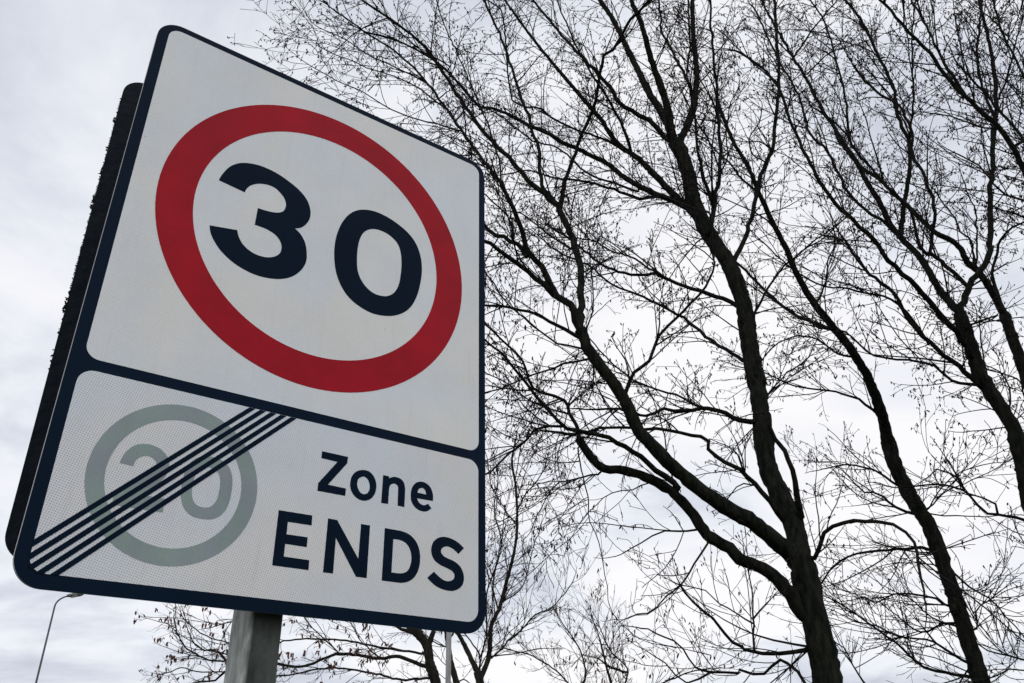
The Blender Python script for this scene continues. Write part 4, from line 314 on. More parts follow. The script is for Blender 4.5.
        mx=N(nt,'ShaderNodeMix',data_type='RGBA'); L(dd.outputs[0],mx.inputs['Factor']); L(out,mx.inputs['A']); mx.inputs['B'].default_value=(.12,.1,.08,1)
        out=mx.outputs['Result']
    L(out,b.inputs['Base Color'])
    b.inputs['Roughness'].default_value=rough
    b.inputs['Specular IOR Level'].default_value=spec
    b.inputs['Coat Weight'].default_value=coat; b.inputs['Coat Roughness'].default_value=.12
    bn=N(nt,'ShaderNodeTexNoise',Scale=3.5,Detail=3); L(tc.outputs['Object'],bn.inputs['Vector'])
    bp=N(nt,'ShaderNodeBump',Strength=.25,Distance=.01); L(bn.outputs['Fac'],bp.inputs['Height'])
    L(bp.outputs[0],b.inputs['Normal']); L(bp.outputs[0],b.inputs['Coat Normal'])
    return m
M_white=sheeting('white_sheeting',(.765,.77,.775),cell=.2,cell_size=.0046,mottling=.05,dirt=.35)
M_white_low=sheeting('white_cell_sheeting',(.745,.75,.765),cell=.46,cell_size=.0050,mottling=.05,dirt=.35)
M_red=sheeting('red_sheeting',(.385,.003,.014),mottling=.22,coat=.0,spec=.12)
M_navy=sheeting('black_lettering_film',(.0015,.009,.023),mottling=.15,coat=0,rough=.5,spec=.05)
M_border=sheeting('dark_border_film',(.0015,.010,.026),mottling=.2,coat=0,rough=.5,dirt=.25,spec=.06)
M_faded=sheeting('faded_green_grey_film',(.275,.338,.325),mottling=.12,coat=0,spec=.15,tint=((.97,1.03,.98),(1.0,.93,1.04)),tscale=14)
M_alu=noise_mat('aluminium_edge',(.24,.25,.26),(.38,.38,.38),scale=30,rough=.45,metallic=.4)
M_backplate=noise_mat('dark_rear_panel',(.0025,.006,.012),(.005,.010,.017),scale=14,rough=.8,bump=.3,spec=.2)  # near-black, slightly bluish tone over the whole rear plate
M_moss=noise_mat('dry_moss',(.010,.016,.010),(.045,.042,.022),scale=90,rough=1,spec=.1)
M_bolt=noise_mat('zinc_bolt',(.25,.25,.25),(.4,.4,.4),scale=60,rough=.5,metallic=.8)

def post_material():
    m,nt,b=nodes('weathered_galvanised_steel'); L=nt.links.new
    tc=N(nt,'ShaderNodeTexCoord')
    mp=N(nt,'ShaderNodeMapping'); mp.inputs['Scale'].default_value=(1,1,.4); L(tc.outputs['Object'],mp.inputs['Vector'])
    n=N(nt,'ShaderNodeTexNoise',Scale=55,Detail=7,Roughness=.65); L(mp.outputs[0],n.inputs['Vector'])
    r=N(nt,'ShaderNodeValToRGB'); e=r.color_ramp.elements
    e[0].position=.32; e[0].color=(.20,.22,.21,1); e[1].position=.66; e[1].color=(.54,.56,.53,1)
    L(n.outputs['Fac'],r.inputs['Fac'])
    # darker mottled tone over the whole front side, with a ragged edge
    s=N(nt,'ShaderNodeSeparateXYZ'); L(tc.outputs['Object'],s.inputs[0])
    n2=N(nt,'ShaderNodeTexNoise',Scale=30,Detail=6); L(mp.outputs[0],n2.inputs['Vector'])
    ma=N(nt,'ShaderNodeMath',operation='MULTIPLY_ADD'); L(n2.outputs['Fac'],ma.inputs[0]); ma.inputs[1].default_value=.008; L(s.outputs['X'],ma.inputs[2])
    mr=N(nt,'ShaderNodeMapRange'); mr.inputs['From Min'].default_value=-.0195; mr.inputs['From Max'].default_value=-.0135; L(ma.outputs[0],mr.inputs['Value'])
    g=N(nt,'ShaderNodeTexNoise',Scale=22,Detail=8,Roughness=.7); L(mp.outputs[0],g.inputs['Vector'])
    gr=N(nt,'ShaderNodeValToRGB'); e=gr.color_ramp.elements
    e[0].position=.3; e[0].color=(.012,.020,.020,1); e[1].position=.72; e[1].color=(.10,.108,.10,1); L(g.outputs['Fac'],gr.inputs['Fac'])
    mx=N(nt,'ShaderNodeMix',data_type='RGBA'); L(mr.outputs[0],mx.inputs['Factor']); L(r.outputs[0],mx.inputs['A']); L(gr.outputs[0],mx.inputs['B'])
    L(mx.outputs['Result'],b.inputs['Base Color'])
    b.inputs['Roughness'].default_value=.7; b.inputs['Specular IOR Level'].default_value=.25
    bp=N(nt,'ShaderNodeBump',Strength=.3,Distance=.002); L(n.outputs['Fac'],bp.inputs['Height']); L(bp.outputs[0],b.inputs['Normal'])
    return m
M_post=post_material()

# ------------------------------------------------------------------ road sign
SZ=2.00669       # height of the sign plate's lower edge above the ground
W=.75; H=1.4355*W
def rrect(x0,z0,x1,z1,r,n=10):
    o=[]
    for cx,cz,a0 in ((x1-r,z1-r,0),(x0+r,z1-r,90),(x0+r,z0+r,180),(x1-r,z0+r,270)):
        for i in range(n+1):
            a=R(a0+90*i/n); o.append((cx+r*math.cos(a),cz+r*math.sin(a)))
    return o
def circle(cx,cz,r,n=128): return [(cx+r*math.cos(2*math.pi*i/n),cz+r*math.sin(2*math.pi*i/n)) for i in range(n)]
def sheet(name, shapes, y0, y1, mat, parent, bevel=0):
    """flat shapes (each a list of loops, holes after the outline) in the x-z plane between depths y0 (front) and y1"""
    V=[];F=[]
    for loops in shapes:
        tris=tessellate_polygon([[Vector((x,z,0)) for x,z in lp] for lp in loops])
        flat=[q for lp in loops for q in lp]
        b=len(V); n=len(flat)
        V+=[(x,y0,z) for x,z in flat]+[(x,y1,z) for x,z in flat]
        for t in tris:
            a,c,d=[flat[i] for i in t]
            ccw=(c[0]-a[0])*(d[1]-a[1])-(c[1]-a[1])*(d[0]-a[0])
            t=tuple(t) if ccw>0 else tuple(reversed(t))
            F.append(tuple(b+i for i in t)); F.append(tuple(b+n+i for i in reversed(t)))
        k=b
        for li,lp in enumerate(loops):
            area=sum(lp[i][0]*lp[(i+1)%len(lp)][1]-lp[(i+1)%len(lp)][0]*lp[i][1] for i in range(len(lp)))
            pos=(area>0)==(li==0)
            m=len(lp)
            for i in range(m):
                p,q=k+i,k+(i+1)%m
                F.append((q,p,p+n,q+n) if pos else (p,q,q+n,p+n))
            k+=m
    return link_mesh(name,V,F,mat,parent)
sign=empty('road_sign',(.361,.075,0),'large road sign on grey post, red ring 30 over struck-out 20 and Zone ENDS','road sign')
def sgn(o):   # parts are modelled in sign-plate coordinates; move them under the post's foot
    return o
plate_root=sheet('front_plate',[[rrect(0,.001,W-.001,H-.001,.041)]],.0006,.009,M_alu,sign)
plate_root.location=(-.361,-.075,SZ)
def on_plate(name,shapes,layer,mat):
    return sheet(name,shapes,-.0004*layer,-.0004*(layer-1)+.0001 if layer else .0005,mat,plate_root)
on_plate('dark_border',[[rrect(.0003,0,W+.0003,H,.042)]],0,M_border)
on_plate('white_panel',[[rrect(.0193,.3413,.7344,1.0625,.0225)]],1,M_white)
on_plate('white_panel',[[rrect(.0185,.0200,.7338,.3225,.0225)]],1,M_white_low)['label']='lower white panel with a visible cell pattern'
cx,cz=.5019*W,.9340*W
on_plate('red_ring',[[circle(cx,cz,.4189*W),circle(cx,cz,.3347*W)]],2,M_red)
on_plate('numeral',[GLYPHS['3']],2,M_navy)['label']='black numeral 3'
on_plate('numeral',[GLYPHS['0']],2,M_navy)['label']='black numeral 0'
on_plate('small_lettering',[GLYPHS[k] for k in ('Z','o','n','e')],2,M_navy)['label']='black word Zone'
on_plate('large_lettering',[GLYPHS[k] for k in ('E','N','D','S')],2,M_navy)['label']='black word ENDS in capitals'
fx,fz=.2465*W,.2330*W
on_plate('faded_ring',[[circle(fx,fz,.1671*W),circle(fx,fz,.1330*W)]],2,M_faded)
on_plate('faded_numeral',[GLYPHS['f2']],2,M_faded)['label']='faded grey green numeral 2'
on_plate('faded_numeral',[GLYPHS['f0']],2,M_faded)['label']='faded grey green numeral 0'
# five diagonal cancelling bars, clipped by the panel outline
def clip_bar(c,w):
    x0,z0,x1,z1=.0182,.0197,.7330,.3220
    poly=[(x0-1+0,0)]
    s=math.sqrt(2)
    c*=W; w*=W
    # line x - z = s*c ; band edges
    lo=s*(c-w/2); hi=s*(c+w/2)
    pts=[]
    A=[(-1+lo,-1.),(2+lo,2.),(2+hi,2.),(-1+hi,-1.)]
    def clip(P,f,inter):
        o=[]
        for i in range(len(P)):
            a,b=P[i],P[(i+1)%len(P)]
            fa,fb=f(a),f(b)
            if fa>=0: o.append(a)
            if (fa>=0)!=(fb>=0):
                t=fa/(fa-fb); o.append((a[0]+(b[0]-a[0])*t,a[1]+(b[1]-a[1])*t))
        return o
    P=A
    for f in (lambda p:p[0]-x0, lambda p:x1-p[0], lambda p:p[1]-z0, lambda p:z1-p[1], lambda p:(p[0]-x0)+(p[1]-z0)-.0095):
        P=clip(P,f,None)
    return P
for k in range(-2,3):
    on_plate('cancel_bar',[[clip_bar(-.0030+k*.0170,.0097)]],3,M_navy)
# the rear plate, facing the other way, slightly out of true
def jag(x0,z0,x1,z1,r): return rrect(x0,z0,x1,z1,r)
rear=sheet('rear_plate',[[jag(0,0,W,.958,.04)]],.0,.004,M_backplate,sign)
rear.location=(-.361-.0066,-.075+.128,SZ+.0610); rear.rotation_euler=(0,R(-.88),0)
rng=random.Random(11)
V=[];F=[]
def tuft(px,py,pz,s):
    # a ragged little clump: a few thin spikes leaning out of one point
    for j in range(rng.randint(3,6)):
        d=Vector((rng.uniform(-1,.1),rng.uniform(-1,1),rng.uniform(-.7,1))).normalized()
        l=s*rng.uniform(.6,1.4); w=s*rng.uniform(.25,.5)
        u=d.orthogonal().normalized(); v=d.cross(u)
        b=len(V)
        c=Vector((px,py,pz))
        for q in range(4):
            a=math.pi/2*q+rng.random()
            V.append(c+u*w*math.cos(a)+v*w*math.sin(a))
        for q in range(4):
            a=math.pi/2*q+rng.random()
            V.append(c+d*l*.6+(u*math.cos(a)+v*math.sin(a))*w*.7)
        V.append(c+d*l)
        for q in range(4):
            F.append((b+q,b+(q+1)%4,b+4+(q+1)%4,b+4+q)); F.append((b+4+q,b+4+(q+1)%4,b+8))
z=.30
while z<.90:
    dens=.25 if z<.45 else 1
    cl=mnoise.noise(Vector((z*14,3,0)))
    if rng.random()<dens:
        tuft(rng.uniform(-.0008,.001),rng.uniform(0,.004),z,.0013+.0020*max(0,cl)+.0008*rng.random())
    if rng.random()<.05:
        tuft(-.0005,.002,z,.0034)
    z+=rng.uniform(.0012,.004)
for zc in (.415,.42,.425,.43,.436,.44,.63,.635,.645,.65,.655,.71,.84,.846): tuft(-.0008,.002,zc,.0042)
moss=link_mesh('moss_tufts',V,F,M_moss,rear); moss['kind']='stuff'
# post: rounded rectangular hollow section, cap and clamp rails
def loft(name, rings, mat, parent, smooth=True, capped=True):
    V=[v for r in rings for v in r]; n=len(rings[0]); F=[]
    for i in range(len(rings)-1):
        for j in range(n):
            F.append((i*n+j,i*n+(j+1)%n,(i+1)*n+(j+1)%n,(i+1)*n+j))
    if capped: F.append(tuple(reversed(range(n)))); F.append(tuple(range((len(rings)-1)*n,len(rings)*n)))
    return link_mesh(name,V,F,mat,parent,smooth)
sec=rrect(-.0248,-.045,.0285,.045,.007,6)
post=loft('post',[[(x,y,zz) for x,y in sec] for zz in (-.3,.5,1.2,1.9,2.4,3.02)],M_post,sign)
cap=loft('post_cap',[[(x*1.06,y*1.04,3.021) for x,y in sec],[(x*1.06,y*1.04,3.033) for x,y in sec],[(x*.9,y*.9,3.038) for x,y in sec]],M_bolt,sign,False)
for zz in (.16,.53,.90):
    rl=sheet('clamp_rail',[[rrect(.05,zz-.02,.70,zz+.02,.003,2)]],.0131,.028,M_alu,sign); rl.location=(-.361,-.075,SZ)
    for sx in (.325,.395):
        bl=sheet('clamp_bolt',[[circle(sx,zz,.007,6)]],.0281,.034,M_bolt,rl)
for zz in (.25,.75):
    rl=sheet('clamp_rail',[[rrect(.08,zz-.02,.66,zz+.02,.003,2)]],.1215,.1275,M_alu,sign); rl.location=(-.361,-.075,SZ)

# ------------------------------------------------------------------ trees
def smooth_path(pts,step):
    P=np.array(pts,float); n=len(P)
    if n<3:
        k=max(2,int(np.linalg.norm(P[-1,:3]-P[0,:3])/step)); t=np.linspace(0,1,k+1)[:,None]; return P[0]*(1-t)+P[-1]*t
    out=[]
    for i in range(n-1):
        p1,p2=P[i],P[i+1]; L=np.linalg.norm(p2[:3]-p1[:3])+1e-6
        m1=(p2-P[i-1])*L/(L+np.linalg.norm((p1-P[i-1])[:3])+1e-6) if i else p2-p1
        m2=(P[i+2]-p1)*L/(L+np.linalg.norm((P[i+2]-p2)[:3])+1e-6) if i<n-2 else p2-p1
        k=max(1,int(round(L/step)))
        for j in range(k):
            u=j/k
            out.append((2*u**3-3*u*u+1)*p1+(u**3-2*u*u+u)*m1+(3*u*u-2*u**3)*p2+(u**3-u*u)*m2)
    out.append(P[-1]); return np.array(out)
def frames(P):
    """P (B,n,3) -> two normals per point"""
    T=np.empty_like(P); T[:,1:-1]=P[:,2:]-P[:,:-2]; T[:,0]=P[:,1]-P[:,0]; T[:,-1]=P[:,-1]-P[:,-2]
    T/=np.linalg.norm(T,axis=2,keepdims=True)+1e-9
    D=P[:,-1]-P[:,0]
    ax=np.argmin(np.abs(D),axis=1); ref=np.zeros((len(P),3)); ref[np.arange(len(P)),ax]=1
    U=np.cross(T,ref[:,None,:]); U/=np.linalg.norm(U,axis=2,keepdims=True)+1e-9
    Vv=np.cross(T,U); return U,Vv
class Tubes:
    def __init__(s): s.V=[];s.F=[];s.n=0
    def add(s,P,Rr,k,rough=0,rg=None):
        """P (B,n,3) Rr (B,n) k sides; last ring collapses near a point"""
        B,n,_=P.shape
        U,Vv=frames(P)
        a=np.arange(k)*2*np.pi/k
        rad=Rr[:,:,None]*np.ones(k)
        if rough: rad=rad*(1+rough*(rg.random((B,n,k))-.5)*2)
        ring=P[:,:,None,:]+rad[...,None]*(np.cos(a)[None,None,:,None]*U[:,:,None,:]+np.sin(a)[None,None,:,None]*Vv[:,:,None,:])
        V=ring.reshape(-1,3)
        idx=np.arange(B*n*k).reshape(B,n,k)+s.n
        A=idx[:,:-1,:];Bq=np.roll(idx,-1,axis=2)[:,:-1,:];C=np.roll(idx,-1,axis=2)[:,1:,:];D=idx[:,1:,:]
        s.V.append(V); s.F.append(np.stack([A,Bq,C,D],-1).reshape(-1,4)); s.n+=len(V)
    def mesh(s,name,mat,parent,off):
        V=np.concatenate(s.V)-np.array(off); return np_mesh(name,V,np.concatenate(s.F),mat,parent)
def unit(v): return v/(np.linalg.norm(v,axis=-1,keepdims=True)+1e-9)
def children(rg,P,T,Rad,spacing,lens,ang,up,noise,npts,rfac,rtip,rlen,droop=0,tmin=.15,skip=None):
    """P (B,n,3) parents -> child polylines along every one of them"""
    B,n,_=P.shape
    seg=np.linalg.norm(P[:,1:]-P[:,:-1],axis=2); L=seg.sum(1)
    cnt=np.maximum(0,(L*(1-tmin)/spacing+rg.random(B))).astype(int)
    if skip is not None: cnt=np.where(skip,0,cnt)
    b=np.repeat(np.arange(B),cnt); M=len(b)
    if M==0: return None
    t=tmin+(1-tmin)*rg.random(M)**.9
    x=t*(n-1); i=np.minimum(x.astype(int),n-2); fr=(x-i)[:,None]
    O=P[b,i]*(1-fr)+P[b,i+1]*fr
    r0=Rad[b,i]*(1-fr[:,0])+Rad[b,i+1]*fr[:,0]
    Td=unit(P[b,i+1]-P[b,i])
    rv=unit(rg.normal(size=(M,3))); side=unit(rv-(rv*Td).sum(1,keepdims=True)*Td)
    side=unit(side+np.array([0,0,up*.9])*rg.random((M,1)))
    a=np.radians(rg.uniform(*ang,size=(M,1)))
    d=unit(Td*np.cos(a)+side*np.sin(a))
    ln=rg.uniform(*lens,size=M)*(1.15-.45*t)
    out=np.empty((M,npts,3)); out[:,0]=O
    st=(ln/(npts-1))[:,None]
    bend=rg.normal(size=(M,3))*np.minimum(.55,.25+.35*ln)[:,None]/(npts-1)
    for k in range(1,npts):
        d=unit(d+bend+noise*rg.normal(size=(M,3))+np.array([0,0,up-droop*k/npts])/(npts-1))
        bend=bend*.85
        out[:,k]=out[:,k-1]+d*st
    rs=np.minimum(r0*rfac,rtip+rlen*ln)
    rr=rs[:,None]*np.linspace(1,.0,npts)[None]+rtip*np.linspace(0,1,npts)[None]
    rr=np.maximum(rr,rtip*.8)
    return out,rr
M_bark=noise_mat('furrowed_bark',(.004,.006,.005),(.022,.023,.017),scale=16,rough=.95,bump=1.,bscale=22,stretch=(1,1,.25),dist=.03,spec=.06)
M_bark_far=noise_mat('grey_brown_bark',(.012,.013,.011),(.040,.034,.026),scale=12,rough=.95,bump=.5,stretch=(1,1,.3),spec=.15)
M_twig=noise_mat('dark_twigs',(.006,.005,.007),(.018,.014,.015),scale=3,rough=.9,spec=.15)
M_catkin=noise_mat('brown_catkins',(.018,.010,.012),(.05,.028,.024),scale=6,rough=.95,spec=.1)
M_seed=noise_mat('reddish_seed_clusters',(.10,.045,.04),(.20,.11,.09),scale=6,rough=.95,spec=.1)

def S0(pts): return pts[0][3]>.06
def make_tree(key,label,group,seed,s1,l1,l2,s2,s3,l3,up,cat_p,bark,cmat,tip,cat_len=(.025,.06),cluster=0,low_bare=None):
    rg=np.random.default_rng(seed)
    brs=TREES[key]
    first=brs[0][0]
    base=(first[0],first[1],0.)
    t=empty('tree',base,label,'tree',group)
    trunk=Tubes(); twigs=Tubes()
    lv0=[]
    for bi,b in enumerate(brs):
        pts=[list(q) for q in b]
        if bi==0:
            r=pts[0][3]; z=pts[0][2]
            pts=[[base[0],base[1],-.25,r*1.75],[base[0],base[1],.1,r*1.45],[base[0],base[1],.5,r*1.2],[base[0],base[1],z*.55,r*1.06]]+pts
        S=smooth_path(pts,.07 if S0(pts) else .15)
        P=S[:,:3]; Rr=np.maximum(S[:,3],tip*1.1)
        wob=rg.normal(size=P.shape)*np.minimum(.10*Rr+.006,.014)[:,None]*(.35 if S0(pts) else 1); wob[0]=0
        P=P+wob
        k=22 if Rr[0]>.06 else (9 if Rr[0]>.03 else 6)
        if k==22:   # burrs and swellings along heavy wood
            Rr=Rr*(1+.05*np.sin(np.arange(len(Rr))*.45+rg.uniform(0,6))*rg.random(len(Rr))+.04*rg.normal(size=len(Rr)))
        trunk.add(P[None],Rr[None],k,.055 if k==22 else .05,rg)
        lv0.append((P,Rr))
    # every limb runs out into a thin leader instead of stopping
    E0=[];Er=[]
    for bi,(P,Rr) in enumerate(lv0):
        if Rr[-1]>.045: continue
        d=unit(P[-1]-P[-3]); n=9; L=rg.uniform(.25,.6)*(1+Rr[-1]*20); q=[P[-1]]
        for k in range(1,n):
            d=unit(d+.10*rg.normal(size=3)+np.array([0,0,.03])); q.append(q[-1]+d*L/(n-1))
        E0.append(q); Er.append(np.linspace(Rr[-1],tip,n))
    E0=np.array(E0);Er=np.array(Er)
    trunk.add(E0,Er,5)
    crown=[]
    for k in range(len(E0)): lv0.append((E0[k],Er[k]))
    for P,Rr in lv0:
        L=np.linalg.norm(P[1:]-P[:-1],axis=1).sum()
        # thick wood carries little; thin wood carries many shoots
        for a in range(0,len(P)-1,4):
            q=P[a:a+5]; rq=Rr[a:a+5]
            if len(q)<5:
                tt=np.linspace(0,1,5)[:,None]; x=tt[:,0]*(len(q)-1)
                q=np.stack([np.interp(x,np.arange(len(q)),q[:,c]) for c in range(3)],1); rq=np.interp(x,np.arange(len(rq)),rq)
            crown.append((q,rq))
    P0=np.array([c[0] for c in crown]); R0=np.array([c[1] for c in crown])
    rm=R0.mean(1)
    dens=np.clip(1.25-rm*9,.12,1.0)
    if low_bare is not None:
        zc=P0[:,:,2].mean(1); dens*=np.clip((zc-low_bare[0])/(low_bare[1]-low_bare[0]),low_bare[2],1)
    keep=rg.random(len(P0))<dens
    P0=P0[keep];R0=R0[keep]
    c1=children(rg,P0,None,R0,s1,l1,(28,62),up,.075,8,.6,tip*1.2,.0068,droop=.1,tmin=0)
    P1,R1=c1
    # long secondary branches that follow the limbs' own sweep
    cL=children(rg,P0,None,R0,s1*4.2,(.9,2.2),(14,42),up*.5,.09,8,.62,tip*1.25,.0060,tmin=0)
    P1=np.concatenate([P1,cL[0]]);R1=np.concatenate([R1,cL[1]])
    if key in SHOOTS:
        A=[c for bi in SHOOTS[key] for c in [lv0[bi]]]
        for P,Rr in A:
            x=np.linspace(0,len(P)-1,8); q=np.stack([np.interp(x,np.arange(len(P)),P[:,c]) for c in range(3)],1)[None]
            sh=children(rg,q,None,np.full((1,8),.02),.22,(.35,1.25),(20,65),.35,.06,8,.6,tip,.0035,tmin=.05)
            if sh: P1=np.concatenate([P1,sh[0]]);R1=np.concatenate([R1,sh[1]])
    twigs.add(P1,R1,4)
    c2=children(rg,P1,None,R1,s2,l2,(28,60),up*.9,.095,6,.7,tip,.0045,droop=.15)
    P2,R2=c2; twigs.add(P2,R2,3)
    c3=children(rg,P2,None,R2,s3,l3,(25,60),up*.7,.11,4,.8,tip*.9,.002)
    P3,R3=c3; twigs.add(P3,R3,3)
    tr=trunk.mesh('trunk',bark,t,base)
    cr=twigs.mesh('crown',M_twig,t,base); cr['kind']='stuff'
    # catkins and seed clusters hang from the shoots' ends
    tips=np.concatenate([P3[:,-1],P2[:,-1],P3[:,2],P1[:,-1],P2[:,3]])
    w=np.clip((tips[:,2]-3)/5,.25,1) if low_bare is not None else np.ones(len(tips))
    if cluster:
        cells=np.sin(tips[:,0]*3.1+1)+np.sin(tips[:,1]*2.7+2)+np.sin(tips[:,2]*3.7)
        w=w*(cells>-.2)
    if not cluster:   # catkins crowd on some sprays and leave others bare
        g_=np.sin(tips[:,0]*2.3+seed)+np.sin(tips[:,1]*2.9+1)+np.sin(tips[:,2]*2.6+2)
        w=w*np.clip(.9+.55*g_,.15,1.8)
    tips=tips[rg.random(len(tips))<cat_p*w]
    if cluster: tips=np.repeat(tips,cluster,axis=0)+rg.normal(size=(len(tips)*cluster,3))*.02
    m=len(tips)
    if m:
        d=unit(np.array([0,0,-1.])+.35*rg.normal(size=(m,3)))
        ln=rg.uniform(*cat_len,size=m)[:,None]
        P=np.stack([tips,tips+d*ln*.25,tips+d*ln*.75,tips+d*ln],1)
        rr=(ln[:,0]*rg.uniform(.14,.24,size=m))[:,None]*np.array([.25,1,.8,.1])[None]
        ct=Tubes(); ct.add(P,rr,4)
        o=ct.mesh('catkins',cmat,cr,base); o['kind']='stuff'
    return t,len(P1),len(P2),len(P3),m
G='bare winter trees behind the sign'
info=[]
info.append(make_tree('T1','bare tree with the thickest trunk, forking low into heavy limbs right of the sign',G,1,.19,(.4,1.3),(.18,.5),.18,.21,(.06,.17),.12,.95,M_bark,M_catkin,.0037,low_bare=(3.2,6.5,.3)))
info.append(make_tree('T2','bare tree with one slim undivided trunk leaning left beside the thickest trunk',G,2,.22,(.4,1.2),(.2,.55),.21,.19,(.06,.2),.26,.35,M_bark,M_catkin,.0044,low_bare=(3,6,.9)))
info.append(make_tree('T3','bare tree near the right edge whose trunk splits high into several upright stems',G,3,.20,(.4,1.2),(.2,.5),.20,.19,(.06,.18),.20,.8,M_bark,M_catkin,.0042,low_bare=(3,7,.5)))
info.append(make_tree('T4','bare tree with slender curved trunk cut by the right edge of the photo',G,4,.30,(.4,1.2),(.2,.55),.2,.18,(.06,.18),.22,.5,M_bark,M_catkin,.0044,low_bare=(3,7,.5)))
info.append(make_tree('T5','bare tree outside the right edge sending slanting limbs in at the top right',G,5,.20,(.4,1.2),(.2,.5),.17,.16,(.06,.18),.2,.65,M_bark,M_catkin,.004))
info.append(make_tree('T6','bare tree below the sign, its limbs reaching left past the post with reddish seed clusters',G,6,.26,(.35,.95),(.25,.6),.26,.22,(.08,.25),.12,.25,M_bark_far,M_seed,.0045,cat_len=(.07,.14),cluster=2))
info.append(make_tree('T7','thin bare tree just right of the pale pole under the sign',G,7,.6,(.5,1.4),(.25,.7),.2,.15,(.08,.25),.3,.15,M_bark_far,M_catkin,.0045))
info.append(make_tree('T8','small bare tree at the lower right corner of the sign splitting low into a V',G,8,.3,(.5,1.4),(.25,.7),.22,.17,(.08,.25),.35,.25,M_bark_far,M_catkin,.0042))
info.append(make_tree('T9','low bushy bare tree at the bottom edge between sign and thickest trunk',G,9,.2,(.5,1.5),(.3,.8),.26,.19,(.08,.28),.5,.08,M_bark_far,M_seed,.0045,cat_len=(.08,.15)))
for i in info: print('TREE',i[1:])

# ------------------------------------------------------------------ lamp column, pale pole
def tube(name,path,rads,mat,parent,k=12):
    T=Tubes(); T.add(np.array([path],float),np.array([rads],float),k)
    V=np.concatenate(T.V);F=[tuple(f) for f in np.concatenate(T.F)]
    n=len(V); F.append(tuple(reversed(range(k)))); F.append(tuple(range(n-k,n)))
    return link_mesh(name,V,F,mat,parent,True)
M_col=noise_mat('painted_lamp_column',(.05,.055,.07),(.09,.09,.10),scale=5,rough=.6)
M_head=noise_mat('lamp_housing',(.10,.105,.10),(.16,.16,.15),scale=8,rough=.5)
M_pole=noise_mat('pale_galvanised_pole',(.24,.24,.235),(.38,.38,.37),scale=6,rough=.55,stretch=(1,1,.15),metallic=.2)
def street_lamp(x,y,h,label,rz=0,name='street_lamp',rb=.058):
    t=empty(name,(x,y,0),label,'street lamp')
    tube('column',[(0,0,-.2),(0,0,.02),(0,0,1.2),(0,0,1.25),(0,0,h*.6),(0,0,h-.35)],[rb*1.25,rb*1.25,rb*1.25,rb*.8,rb*.65,rb*.55],M_col if name=='street_lamp' else M_pole,t)
    arm=[];ra=[]
    for i in range(9):
        a=R(i*8.5); arm.append((.52*(1-math.cos(a))*.9,0,h-.35+.36*math.sin(a))); ra.append(rb*.5)
    tube('arm',arm,ra,M_col if name=='street_lamp' else M_pole,t)
    ex,ez=arm[-1][0],arm[-1][2]
    rings=[]
    for u,wy,hz in ((0,.05,.04),(.06,.08,.05),(.2,.12,.07),(.38,.10,.06),(.47,.04,.03)):
        rings.append([(ex-.03+u,wy*math.cos(q*math.pi/6),ez+.01+u*.18+hz*math.sin(q*math.pi/6)) for q in range(12)])
    hd=loft('lamp_head',rings,M_head,t)
    m,nt,b=nodes('lamp_lens'); b.inputs['Base Color'].default_value=(.5,.5,.5,1); b.inputs['Roughness'].default_value=.2
    loft('lens',[[(ex+.10+.24*(.5+.5*math.cos(q*math.pi/6)),.10*math.sin(q*math.pi/6),ez+.03+.09*(.5+.5*math.cos(q*math.pi/6))-dz) for q in range(12)] for dz in (.05,.075)],m,hd)
    t.rotation_euler=(0,0,rz); return t
street_lamp(3.87,28.5,7.68,'thin dark street lamp far away below the lower left corner of the sign',rz=R(-10),rb=.048)
pale=empty('pale_pole',(9.42,14.15,0),'pale grey round metal pole in front of the tree trunks under the sign','pole')
tube('shaft',[(0,0,-.2),(0,0,1.5),(0,0,4),(0,0,6.0)],[.062,.058,.056,.052],M_pole,pale)
tube('cap',[(0,0,6.0),(0,0,6.03),(0,0,6.06)],[.06,.06,.03],M_pole,pale)


# ------------------------------------------------------------------ setting (below and behind the frame)
def grass_mat():
    return noise_mat('verge_grass',(.020,.035,.010),(.055,.070,.025),scale=3,rough=1,bump=.8,bscale=60,spec=.1)
def struct(name,V,F,mat):
    o=link_mesh(name,V,F,mat); o['kind']='structure'; return o
n=40; S=400; V=[];F=[]
for i in range(n+1):
    for j in range(n+1): V.append((-S+2*S*i/n,-S+2*S*j/n,0))
for i in range(n):
    for j in range(n): F.append((i*(n+1)+j,(i+1)*(n+1)+j,(i+1)*(n+1)+j+1,i*(n+1)+j+1))
struct('ground',V,F,grass_mat())
def rx(y):   # centre line of the road, bending right beyond the sign
    u=max(0,y-2); return -4.4+ .0135*u*u if u<40 else -4.4+.0135*1600+(u-40)*1.08
def strip(name,off0,off1,z0,z1,mat,side=False):
    ys=[-60+2*i for i in range(80)]; V=[];F=[]
    for y in ys:
        d=(rx(y+.5)-rx(y-.5)); nx,ny=1/math.hypot(1,d),-d/math.hypot(1,d)
        for o,zz in ((off0,z0),(off0,z1),(off1,z1),(off1,z0)): V.append((rx(y)+nx*o,y+ny*o,zz))
    for i in range(len(ys)-1):
        a=i*4
        for q in range(3): F.append((a+q,a+4+q,a+5+q,a+1+q))
    return struct(name,V,F,mat)
M_asph=noise_mat('asphalt',(.035,.035,.037),(.065,.065,.066),scale=2,rough=.9,bump=.6,bscale=180,dist=.005)
M_kerb=noise_mat('concrete_kerb',(.22,.22,.21),(.33,.33,.31),scale=9,rough=.9,bump=.3)
M_pave=noise_mat('pavement_slabs',(.18,.18,.175),(.28,.275,.265),scale=4,rough=.9,bump=.3)
M_paint=noise_mat('road_paint',(.55,.55,.53),(.78,.78,.76),scale=20,rough=.7)
strip('road',-3.2,3.2,-.05,.012,M_asph)
strip('kerb',3.2,3.33,-.05,.125,M_kerb); strip('kerb',-3.33,-3.2,-.05,.125,M_kerb)
